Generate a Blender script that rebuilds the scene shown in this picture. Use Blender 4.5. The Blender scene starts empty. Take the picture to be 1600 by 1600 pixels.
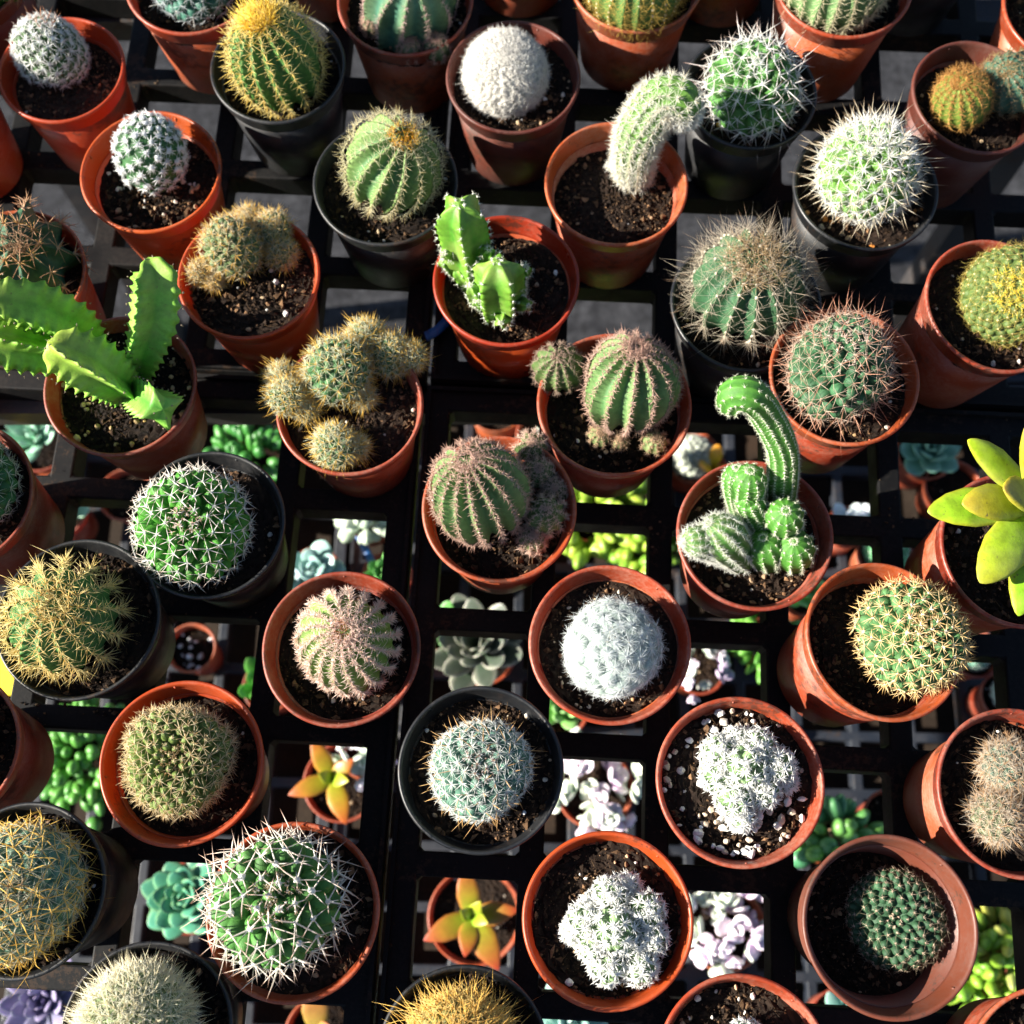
import bpy, math
import numpy as np
from mathutils import Vector, Matrix

# ------------------------------------------------------------------ basics
SC = bpy.context.scene
COL = SC.collection
rng = np.random.default_rng(11)
R = math.radians
TH = R(17.6)                 # how far the view leans off straight down
FPX = 1848.0                 # focal length in 1600-px units
ZG, ZL, ZU, HP = 0.0, 0.19, 0.60, 0.076   # ground, lower shelf, upper trays, pot height
ZR = ZU + HP                 # rim plane
CAM = np.array([0.0, 0.0, ZR + 0.616])
CT, ST = math.cos(TH), math.sin(TH)

def ray(px, py):
    x, y = (px - 800) / FPX, -(py - 800) / FPX
    return np.array([x, y * CT + ST, y * ST - CT])

def at(px, py, z):
    d = ray(px, py)
    return CAM + d * ((z - CAM[2]) / d[2])

def mpp(P):                  # metres per pixel at a point
    return float(np.dot(np.asarray(P) - CAM, [0, ST, -CT])) / FPX

def unit(v):
    v = np.asarray(v, float)
    return v / (np.linalg.norm(v, axis=-1, keepdims=True) + 1e-12)

# ------------------------------------------------------------------ mesh builder
class G:
    def __init__(s):
        s.v, s.t, s.q, s.c, s.n = [], [], [], [], 0
    def add(s, v, tris=None, quads=None, col=(1, 1, 1)):
        v = np.asarray(v, float).reshape(-1, 3)
        if tris is not None and len(tris): s.t.append(np.asarray(tris, int).reshape(-1, 3) + s.n)
        if quads is not None and len(quads): s.q.append(np.asarray(quads, int).reshape(-1, 4) + s.n)
        c = np.asarray(col, float)
        if c.ndim == 1: c = np.tile(c, (len(v), 1))
        s.v.append(v); s.c.append(c); s.n += len(v)
    def build(s, name, mat, parent=None, origin=(0, 0, 0), smooth=True):
        v = np.concatenate(s.v) - np.asarray(origin, float)
        t = np.concatenate(s.t) if s.t else np.zeros((0, 3), int)
        q = np.concatenate(s.q) if s.q else np.zeros((0, 4), int)
        me = bpy.data.meshes.new(name)
        me.vertices.add(len(v)); me.vertices.foreach_set('co', v.astype(np.float32).ravel())
        nl = t.size + q.size
        me.loops.add(nl)
        me.loops.foreach_set('vertex_index', np.concatenate([t.ravel(), q.ravel()]).astype(np.int32))
        npoly = len(t) + len(q)
        me.polygons.add(npoly)
        ls = np.concatenate([np.arange(len(t)) * 3, t.size + np.arange(len(q)) * 4]).astype(np.int32)
        me.polygons.foreach_set('loop_start', ls)
        me.polygons.foreach_set('use_smooth', np.full(npoly, bool(smooth)))
        me.update(calc_edges=True); me.validate()
        ca = me.attributes.new('col', 'FLOAT_COLOR', 'POINT')
        c4 = np.ones((len(v), 4), np.float32); c4[:, :3] = np.concatenate(s.c)
        ca.data.foreach_set('color', c4.ravel())
        me.materials.append(mat)
        o = bpy.data.objects.new(name, me); COL.objects.link(o)
        if parent is not None: o.parent = parent
        else: o.location = origin
        return o

def thing(name, label, cat, loc, group=None):
    o = bpy.data.objects.new(name, None); COL.objects.link(o)
    o.empty_display_size = 0.02
    o.location = loc; o['label'] = label; o['category'] = cat
    if group: o['group'] = group
    return o

def gridq(nu, nv, wrap=True):   # nv rows of nu verts
    i = np.arange(nu if wrap else nu - 1); j = np.arange(nv - 1)
    I, J = np.meshgrid(i, j)
    a = J * nu + I; b = J * nu + (I + 1) % nu
    return np.stack([a, b, b + nu, a + nu], -1).reshape(-1, 4)

def lathe(g, prof, M, seg=64, closed=True, wob=0.0, ph=0.0, col=(1, 1, 1)):
    prof = np.asarray(prof, float); n = len(prof)
    a = np.linspace(0, 2 * np.pi, seg, endpoint=False)
    k = 1 + wob * np.cos(2 * a + ph)
    P = np.zeros((n, seg, 3))
    P[..., 0] = prof[:, :1] * np.cos(a) * k; P[..., 1] = prof[:, :1] * np.sin(a) / k; P[..., 2] = prof[:, 1:]
    q = gridq(seg, n)
    if closed:
        i = np.arange(seg); l = (n - 1) * seg
        q = np.concatenate([q, np.stack([l + i, l + (i + 1) % seg, (i + 1) % seg, i], -1)])
    g.add(xf(P.reshape(-1, 3), M), quads=q, col=col)

def xf(P, M):
    M = np.asarray(M)
    return P @ M[:3, :3].T + M[:3, 3]

def basis(axis, spin=0.0):
    z = unit(axis); h = np.array([1.0, 0, 0]) if abs(z[0]) < .8 else np.array([0, 1.0, 0])
    x = unit(h - z * np.dot(h, z)); y = np.cross(z, x)
    c, s = math.cos(spin), math.sin(spin)
    return np.stack([x * c + y * s, -x * s + y * c, z], 1)

def tangents(N):
    h = np.where(np.abs(N[:, :1]) < .8, np.array([[1.0, 0, 0]]), np.array([[0, 1.0, 0]]))
    a = unit(np.cross(N, h)); return a, np.cross(N, a)

# ------------------------------------------------------------------ spines
def spikes(g, P, D, L, w, col, tip=None, bend=None):
    n = len(P)
    if n == 0: return
    L = np.broadcast_to(np.asarray(L, float), (n,)); w = np.broadcast_to(np.asarray(w, float), (n,))
    c = np.broadcast_to(np.asarray(col, float), (n, 3)); tc = c if tip is None else np.broadcast_to(np.asarray(tip, float), (n, 3))
    A, B = tangents(D)
    ang = np.array([0, 2 * np.pi / 3, 4 * np.pi / 3])
    ring = A[:, None] * np.cos(ang)[None, :, None] + B[:, None] * np.sin(ang)[None, :, None]
    V = np.zeros((n, 7, 3)); C = np.zeros((n, 7, 3))
    b = np.zeros((n, 3)) if bend is None else bend
    V[:, 0:3] = P[:, None] + ring * w[:, None, None]
    mid = P + D * (L * .55)[:, None] + b * (L * .3)[:, None]
    V[:, 3:6] = mid[:, None] + ring * (w * .75)[:, None, None]
    V[:, 6] = P + D * L[:, None] + b * L[:, None]
    C[:, 0:3] = c[:, None]; C[:, 3:6] = (c * .75 + tc * .25)[:, None]; C[:, 6] = tc
    o = (np.arange(n) * 7)[:, None, None]
    q = np.array([[0, 1, 4, 3], [1, 2, 5, 4], [2, 0, 3, 5]])[None] + o
    t = np.array([[3, 4, 6], [4, 5, 6], [5, 3, 6]])[None] + o
    g.add(V.reshape(-1, 3), tris=t.reshape(-1, 3), quads=q.reshape(-1, 4), col=C.reshape(-1, 3))

OCT_V = np.array([[1, 0, 0], [-1, 0, 0], [0, 1, 0], [0, -1, 0], [0, 0, 1], [0, 0, -1]], float)
OCT_T = np.array([[0, 2, 4], [2, 1, 4], [1, 3, 4], [3, 0, 4], [2, 0, 5], [1, 2, 5], [3, 1, 5], [0, 3, 5]])
def _subdiv(V, T):
    V = [tuple(v) for v in V]; m = {}; T2 = []
    def mid(a, b):
        k = (min(a, b), max(a, b))
        if k not in m:
            p = (np.array(V[a]) + V[b]) / 2; V.append(tuple(p / np.linalg.norm(p))); m[k] = len(V) - 1
        return m[k]
    for a, b, c in T:
        x, y, z = mid(a, b), mid(b, c), mid(c, a)
        T2 += [(a, x, z), (x, b, y), (z, y, c), (x, y, z)]
    return np.array(V), np.array(T2)
BL_V, BL_T = _subdiv(OCT_V, OCT_T)
BL2_V, BL2_T = _subdiv(BL_V, BL_T)

def blobs(g, P, S, col, jit=.2, V0=None, T0=None, axes=None):
    """irregular pebbles / tufts: P (n,3), S (n,3) half sizes; axes optional (n,3,3)"""
    V0 = BL_V if V0 is None else V0; T0 = BL_T if T0 is None else T0
    n = len(P)
    if n == 0: return
    V = V0[None] * (1 + rng.normal(0, jit, (n, len(V0), 1))) if jit else np.repeat(V0[None], n, 0)
    V = V * np.asarray(S, float).reshape(-1, 1, 3)
    if axes is None:
        a = rng.normal(size=(n, 3)); ax = np.stack([basis(v) for v in a])
    else: ax = axes
    V = np.einsum('nij,nkj->nki', ax, V) + P[:, None]
    c = np.broadcast_to(np.asarray(col, float), (n, 3))
    T = T0[None] + (np.arange(n) * len(V0))[:, None, None]
    g.add(V.reshape(-1, 3), tris=T.reshape(-1, 3), col=np.repeat(c, len(V0), 0))

def spine_sets(g, P, N, sets, up=None, scale=None):
    """P,N areoles; sets: dicts n,pol,L(mm),... ; scale per areole"""
    A = len(P)
    if A == 0: return
    T1, T2 = tangents(N)
    for s in sets:
        k = s['n']; keep = rng.random(A) < s.get('p', 1.0)
        p, nn, t1, t2 = P[keep], N[keep], T1[keep], T2[keep]
        a = len(p)
        if a == 0: continue
        sc = np.ones(a) if scale is None else scale[keep]
        ang = 2 * np.pi * (np.arange(k)[None] / k + rng.random((a, 1))) + rng.normal(0, s.get('aj', .18), (a, k))
        pol = R(1) * (s['pol'] + rng.normal(0, s.get('pj', 8), (a, k)))
        D = (np.cos(pol)[..., None] * nn[:, None] + np.sin(pol)[..., None] *
             (np.cos(ang)[..., None] * t1[:, None] + np.sin(ang)[..., None] * t2[:, None]))
        L = s['L'] * .001 * (1 + rng.normal(0, s.get('Lj', .15), (a, k))) * sc[:, None]
        w = .97 * s.get('w', .18) * .001 * (1 + rng.normal(0, .15, (a, k)))
        c = np.asarray(s['col'])[None, None] * (1 + rng.normal(0, s.get('cj', .1), (a, k, 1)))
        tip = np.asarray(s.get('tip', s['col']))[None, None] * np.ones((a, k, 1))
        b = s.get('bend', .0) * nn[:, None] * np.ones((1, k, 1)) + rng.normal(0, s.get('bj', .06), (a, k, 3))
        D = D.reshape(-1, 3); b = b.reshape(-1, 3)
        if 'up' in s and up is not None: b = b + np.asarray(up)[None] * s['up']
        spikes(g, np.repeat(p, k, 0), unit(D), np.clip(L.ravel(), .0004, None), np.clip(w.ravel(), .00005, None),
               np.clip(c.reshape(-1, 3), 0, 1), np.clip(tip.reshape(-1, 3), 0, 1), b)

# ------------------------------------------------------------------ materials
def new_mat(name):
    m = bpy.data.materials.new(name); m.use_nodes = True
    nt = m.node_tree; nt.nodes.clear()
    return m, nt, nt.nodes, nt.links

def noise(nt, scale, detail=4, rough=.6, vec=None):
    n = nt.nodes.new('ShaderNodeTexNoise'); n.inputs['Scale'].default_value = scale
    n.inputs['Detail'].default_value = detail; n.inputs['Roughness'].default_value = rough
    if vec is not None: nt.links.new(vec, n.inputs['Vector'])
    return n

def ramp(nt, src, stops):
    r = nt.nodes.new('ShaderNodeValToRGB')
    e = r.color_ramp.elements
    while len(e) < len(stops): e.new(.5)
    for k, (p, c) in enumerate(stops):
        e[k].position = p; e[k].color = (*c, 1) if len(c) == 3 else c
    nt.links.new(src, r.inputs['Fac']); return r

def mixc(nt, fac, a, b, mode='MIX'):
    m = nt.nodes.new('ShaderNodeMix'); m.data_type = 'RGBA'; m.blend_type = mode
    for sock, val in ((m.inputs[0], fac), (m.inputs[6], a), (m.inputs[7], b)):
        if hasattr(val, 'is_linked'): nt.links.new(val, sock)
        else: sock.default_value = (*val, 1) if isinstance(val, (tuple, list)) and len(val) == 3 else val
    return m.outputs[2]

def principled(nt, rough=.5, spec=.5):
    p = nt.nodes.new('ShaderNodeBsdfPrincipled'); p.inputs['Roughness'].default_value = rough
    p.inputs['Specular IOR Level'].default_value = spec
    return p

def out(nt, sh):
    o = nt.nodes.new('ShaderNodeOutputMaterial'); nt.links.new(sh, o.inputs['Surface'])

def bump(nt, h, p, strength=.3, dist=.001):
    b = nt.nodes.new('ShaderNodeBump'); b.inputs['Strength'].default_value = strength; b.inputs['Distance'].default_value = dist
    nt.links.new(h, b.inputs['Height']); nt.links.new(b.outputs['Normal'], p.inputs['Normal'])

def plastic(name, base, dust, amount, rough=.42, trans=0.0, tcol=(1, .2, .05), spec=.5):
    m, nt, N, Lk = new_mat(name)
    tc = N.new('ShaderNodeTexCoord'); oi = N.new('ShaderNodeObjectInfo')
    off = N.new('ShaderNodeVectorMath'); off.operation = 'ADD'
    Lk.new(tc.outputs['Object'], off.inputs[0])
    sc = N.new('ShaderNodeVectorMath'); sc.operation = 'SCALE'; sc.inputs['Scale'].default_value = 1.0
    cx = N.new('ShaderNodeCombineXYZ')
    for i in range(3): Lk.new(oi.outputs['Random'], cx.inputs[i])
    Lk.new(cx.outputs[0], sc.inputs[0]); Lk.new(sc.outputs[0], off.inputs[1])
    v = off.outputs[0]
    n1 = noise(nt, 38, 6, .65, v); n2 = noise(nt, 420, 4, .7, v); n3 = noise(nt, 9, 3, .5, v)
    mul = N.new('ShaderNodeMath'); mul.operation = 'MULTIPLY'
    Lk.new(n1.outputs['Fac'], mul.inputs[0]); Lk.new(n2.outputs['Fac'], mul.inputs[1])
    dr = ramp(nt, mul.outputs[0], [(.24 - .1 * amount, (0, 0, 0)), (.42, (amount, amount, amount))])
    tint = ramp(nt, n3.outputs['Fac'], [(.3, tuple(c * .82 for c in base)), (.7, tuple(min(1, c * 1.12) for c in base))])
    hv = N.new('ShaderNodeHueSaturation'); Lk.new(tint.outputs[0], hv.inputs['Color'])
    mr = N.new('ShaderNodeMapRange'); mr.inputs['To Min'].default_value = .72; mr.inputs['To Max'].default_value = 1.18
    Lk.new(oi.outputs['Random'], mr.inputs['Value']); Lk.new(mr.outputs[0], hv.inputs['Value'])
    mr2 = N.new('ShaderNodeMapRange'); mr2.inputs['To Min'].default_value = .492; mr2.inputs['To Max'].default_value = .508
    Lk.new(oi.outputs['Random'], mr2.inputs['Value']); Lk.new(mr2.outputs[0], hv.inputs['Hue'])
    c = mixc(nt, dr.outputs[0], hv.outputs[0], dust)
    n4 = noise(nt, 210, 5, .8, v); n5 = noise(nt, 22, 2, .5, v)
    m4 = N.new('ShaderNodeMath'); m4.operation = 'MULTIPLY'; Lk.new(n4.outputs['Fac'], m4.inputs[0]); Lk.new(n5.outputs['Fac'], m4.inputs[1])
    sp = ramp(nt, m4.outputs[0], [(.315, (0, 0, 0)), (.36, (.75, .75, .75))])
    c = mixc(nt, sp.outputs[0], c, (.035, .02, .012))      # splashes of soil
    p = principled(nt, rough, spec); Lk.new(c, p.inputs['Base Color'])
    rr = ramp(nt, n1.outputs['Fac'], [(.3, (rough - .1,) * 3), (.7, (rough + .2,) * 3)])
    Lk.new(rr.outputs[0], p.inputs['Roughness'])
    bump(nt, n2.outputs['Fac'], p, .25, .0004)
    if trans > 0:
        t = N.new('ShaderNodeBsdfTranslucent'); t.inputs['Color'].default_value = (*tcol, 1)
        mx = N.new('ShaderNodeMixShader'); mx.inputs[0].default_value = trans
        Lk.new(p.outputs[0], mx.inputs[1]); Lk.new(t.outputs[0], mx.inputs[2]); out(nt, mx.outputs[0])
    else: out(nt, p.outputs[0])
    return m

def attr_mat(name, rough=.5, spec=.5, var=.25, vscale=150, trans=0.0, sss=0.0, bstr=.0, bscale=900, coat=0, sssr=(.6, 1, .3), speck=0):
    m, nt, N, Lk = new_mat(name)
    a = N.new('ShaderNodeAttribute'); a.attribute_name = 'col'
    tc = N.new('ShaderNodeTexCoord')
    n1 = noise(nt, vscale, 5, .65, tc.outputs['Object'])
    rp = ramp(nt, n1.outputs['Fac'], [(.3, (1 - var,) * 3), (.7, (1 + var * .6,) * 3)])
    c = mixc(nt, 1.0, a.outputs['Color'], rp.outputs[0], 'MULTIPLY')
    if speck:
        n5 = noise(nt, 420, 3, .6, tc.outputs['Object']); n6 = noise(nt, 45, 4, .6, tc.outputs['Object'])
        r5 = ramp(nt, n5.outputs['Fac'], [(.66, (0, 0, 0)), (.72, (speck,) * 3)]); c = mixc(nt, r5.outputs[0], c, (.10, .07, .03))
        r6 = ramp(nt, n6.outputs['Fac'], [(.45, (0, 0, 0)), (.75, (.5, .5, .5))]); c = mixc(nt, r6.outputs[0], c, (.32, .36, .10))
    p = principled(nt, rough, spec); Lk.new(c, p.inputs['Base Color'])
    if sss:
        p.inputs['Subsurface Weight'].default_value = sss; p.inputs['Subsurface Scale'].default_value = .003
        p.inputs['Subsurface Radius'].default_value = sssr
    if bstr:
        n2 = noise(nt, bscale, 4, .7, tc.outputs['Object']); bump(nt, n2.outputs['Fac'], p, bstr, .0008)
    if trans:
        t = N.new('ShaderNodeBsdfTranslucent'); Lk.new(c, t.inputs['Color'])
        mx = N.new('ShaderNodeMixShader'); mx.inputs[0].default_value = trans
        Lk.new(p.outputs[0], mx.inputs[1]); Lk.new(t.outputs[0], mx.inputs[2]); out(nt, mx.outputs[0])
    else: out(nt, p.outputs[0])
    return m

TERRA = (.31, .050, .016)
M = {
    'terra': plastic('terracotta_plastic', TERRA, (.46, .30, .22), .42, .40, .16, (1, .16, .03)),
    'terra_red': plastic('bright_red_orange_plastic', (.37, .050, .011), (.5, .3, .2), .14, .36, .18, (1, .15, .02)),
    'terra_dark': plastic('red_brown_plastic', (.25, .042, .018), (.38, .26, .2), .4, .45, .12, (.9, .13, .03)),
    'terra_old': plastic('weathered_terracotta_plastic', (.11, .025, .014), (.13, .085, .07), .34, .48, .10, (.8, .15, .06)),
    'black': plastic('black_plastic', (.008, .009, .011), (.12, .11, .10), .16, .42),
    'tray': plastic('black_tray_plastic', (.0035, .0036, .0042), (.05, .042, .036), .2, .6, spec=.18),
    'navy': plastic('dark_blue_tray_plastic', (.012, .016, .026), (.07, .07, .08), .25, .5),
    'purple': plastic('purple_plastic', (.22, .02, .16), (.4, .3, .35), .15, .4),
    'blue': plastic('blue_plastic', (.02, .12, .42), (.3, .3, .35), .1, .4),
    'yellow': plastic('yellow_card', (.85, .62, .01), (.7, .6, .2), .1, .6),
    'board': plastic('brown_weathered_board', (.018, .0115, .008), (.06, .042, .03), .5, .8, spec=.2),
    'metal': plastic('dark_painted_steel', (.03, .03, .033), (.15, .1, .07), .3, .5),
    'soil': attr_mat('potting_soil', .95, .2, .45, 350, bstr=.8, bscale=1400),
    'stone': attr_mat('gravel_grains', .8, .3, .25, 700),
    'flesh': attr_mat('cactus_flesh', .55, .3, .3, 260, bstr=.35, bscale=1500),
    'leaf': attr_mat('succulent_leaf', .4, .45, .2, 140, sss=.15, bstr=.12, bscale=700),
    'stem': attr_mat('angular_stem_skin', .5, .35, .42, 110, sss=.15, bstr=.25, bscale=900, speck=.9),
    'spine': attr_mat('cactus_spines', .5, .3, .06, 300, trans=.38),
}

# ------------------------------------------------------------------ pot and soil
def make_pot(root, o, rt, H, mat, Mx, depth, wob=.006):
    rb = rt * .72; ph = rng.random() * 6
    g = G()
    zb = H - .0135
    r1 = rb + (rt - .0028 - rb) * (zb / H)
    wi = .0013
    prof = [(.0005, .002), (rb * .55, .0022), (rb - .002, .0), (rb, .0012), (r1, zb + .0006), (r1 - wi, zb + .0006),
            (rb - wi, .0035), (.0005, .0035)]
    lathe(g, prof, Mx, 72, False, wob, ph)
    pot = g.build('pot', mat, root, o)
    g = G()
    ro = rt
    prof = [(r1 - wi + .0004, zb), (r1 + .0007, zb - .0004), (r1 + .0014, zb + .0004), (ro - .0011, H - .0032), (ro - .0002, H - .0024),
            (ro, H - .0013), (ro - .0005, H - .0002), (ro - .0014, H), (ro - .0022, H - .0006), (ro - .0026, H - .002), (r1 - wi + .0012, zb + .002)]
    lathe(g, prof, Mx, 96, True, wob, ph)
    for k in range(4):          # little moulded tabs inside the rim
        a = ph + k * math.pi / 2 + .3
        c0, s0 = math.cos(a), math.sin(a)
        bx = np.array([[x, y, z] for x in (-.0005, .0003) for y in (-.0005, .0005) for z in (-.0045, 0.0)])
        Q = np.stack([(ro - .0026 + bx[:, 0]) * c0 - bx[:, 1] * s0, (ro - .0026 + bx[:, 0]) * s0 + bx[:, 1] * c0, H - .0018 + bx[:, 2]], 1)
        g.add(xf(Q, Mx), quads=[[0, 1, 3, 2], [4, 6, 7, 5], [0, 4, 5, 1], [2, 3, 7, 6], [1, 5, 7, 3], [0, 2, 6, 4]])
    g.build('rim', mat, pot, o)
    return pot, rb, r1

def make_soil(root, o, Mx, rt, H, depth, gravel=22, gsize=1.3, gcol=None, crumbs=1700, brown=1.0):
    rb = rt * .72
    brown = brown * (.5 + .75 * rng.random()); gravel = int(gravel * (.6 + .9 * rng.random()))
    zs = H - depth
    rs = rb + (rt - .0028 - rb) * (zs / H) - .0012 if zs < H - .0135 else rt - .0036
    nr, na = 26, 72
    rr = np.linspace(0.02, 1, nr)[:, None] * rs; aa = np.linspace(0, 2 * np.pi, na, endpoint=False)[None]
    X, Y = rr * np.cos(aa), rr * np.sin(aa)
    jj = np.where(rr > rs * .97, 0, .0006); X, Y = X + rng.normal(0, 1, X.shape) * jj, Y + rng.normal(0, 1, Y.shape) * jj
    Z = np.zeros_like(X)
    for f in (90, 170, 260):
        a = rng.random(4) * 6.28
        Z += .07 / f * (np.sin(f * (X * math.cos(a[0]) + Y * math.sin(a[0])) + a[1]) + np.sin(f * (X * math.cos(a[2]) + Y * math.sin(a[2])) + a[3]))
    Z += rng.normal(0, .0006, Z.shape)
    Z += .0015 * (1 - (rr / rs) ** 2)
    g = G()
    P = np.stack([X, Y, Z + zs], -1).reshape(-1, 3)
    bc = np.array([.020, .012, .008]) * brown
    cols = bc * (1 + rng.normal(0, .3, (len(P), 1)))
    g.add(xf(P, Mx), quads=gridq(na, nr), tris=[(0, (i + 1), i + 0) for i in range(1, na - 1)], col=np.clip(cols, .004, 1))
    n = int(crumbs)
    def spots(n):
        a = rng.random(n) * 6.283; r = rs * .97 * np.sqrt(rng.random(n))
        return np.stack([r * np.cos(a), r * np.sin(a), np.full(n, zs) + .0015 * (1 - (r / rs) ** 2)], 1)
    S = (.28 + rng.random(n) ** 5 * 1.7)[:, None] * .001 * (1 + rng.normal(0, .3, (n, 3)))
    k = rng.random((n, 1))
    c = (np.array([.02, .012, .008]) * (1 - k) + np.array([.24, .135, .07]) * k ** 3) * brown
    Pc = spots(n); Pc[:, 2] += .0006
    blobs(g, xf(Pc, Mx), np.clip(S, .0002, 1), np.clip(c * (1 + rng.normal(0, .2, (n, 1))), .004, 1), .3, OCT_V, OCT_T)
    nf = 34
    Pf = spots(nf); Pf[:, 2] += .0012
    a = rng.random(nf) * 6.28
    spikes(g, xf(Pf, Mx), np.stack([np.cos(a), np.sin(a), np.full(nf, .08)], 1), .003 + rng.random(nf) * .006, .00014,
           np.array([[.12, .07, .035]]) * (1 + rng.normal(0, .3, (nf, 1))).clip(.3), None, rng.normal(0, .25, (nf, 3)))
    soil = g.build('soil', M['soil'], root, o, smooth=False)
    if gravel:
        g = G(); n = gravel
        S = gsize * (.55 + .7 * rng.random(n) ** 1.5)[:, None] * .001 * (1 + rng.normal(0, .22, (n, 3)))
        base = np.array([[.55, .50, .42], [.45, .33, .2], [.62, .6, .56], [.33, .22, .13]]) if gcol is None else np.array(gcol)
        c = base[rng.integers(0, len(base), n)] * (1 + rng.normal(0, .15, (n, 1)))
        Pg = spots(n); Pg[:, 2] += .0009
        blobs(g, xf(Pg, Mx), np.clip(S, .0003, 1), np.clip(c, 0, .85), .13)
        gr = g.build('gravel', M['stone'], soil, o, smooth=False); gr['kind'] = 'stuff'
    return rs

UPG = 'potted plants standing on the upper black trays'
LOG = 'potted plants on the shelf below the trays'

class Pot:
    pass

def pot_at(name, label, cat, px, py, a, kind='terra', H=HP, z0=ZU, tilt=(0, 0), depth=.013, group=UPG, **soil):
    """px,py: rim centre in the photo; a: half width of the rim in px."""
    q = Pot()
    zr = z0 + H
    C = at(px, py, zr); rt = a * mpp(C)
    tx, ty = R(tilt[0]), R(tilt[1])         # leans the rim towards +x / +y
    ax = unit([math.tan(tx), math.tan(ty), 1]); Bm = basis(ax)
    lean = math.acos(ax[2]); rise = rt * .72 * math.sin(lean)
    C = at(px, py, z0 + H * ax[2] + rise)
    base = C - ax * H
    Mx = np.eye(4); Mx[:3, :3] = Bm; Mx[:3, 3] = base
    loc = (base[0], base[1], base[2])
    q.root = thing(name, label, cat, loc, group)
    q.o = np.array(loc); q.rt = rt; q.ax = ax; q.rim = C
    q.zs = C[2] - depth * ax[2]; q.M = Mx
    q.pot, _, _ = make_pot(q.root, q.o, rt, H, M[kind], Mx, depth)
    make_soil(q.root, q.o, Mx, rt, H, depth, **soil)
    return q

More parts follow.
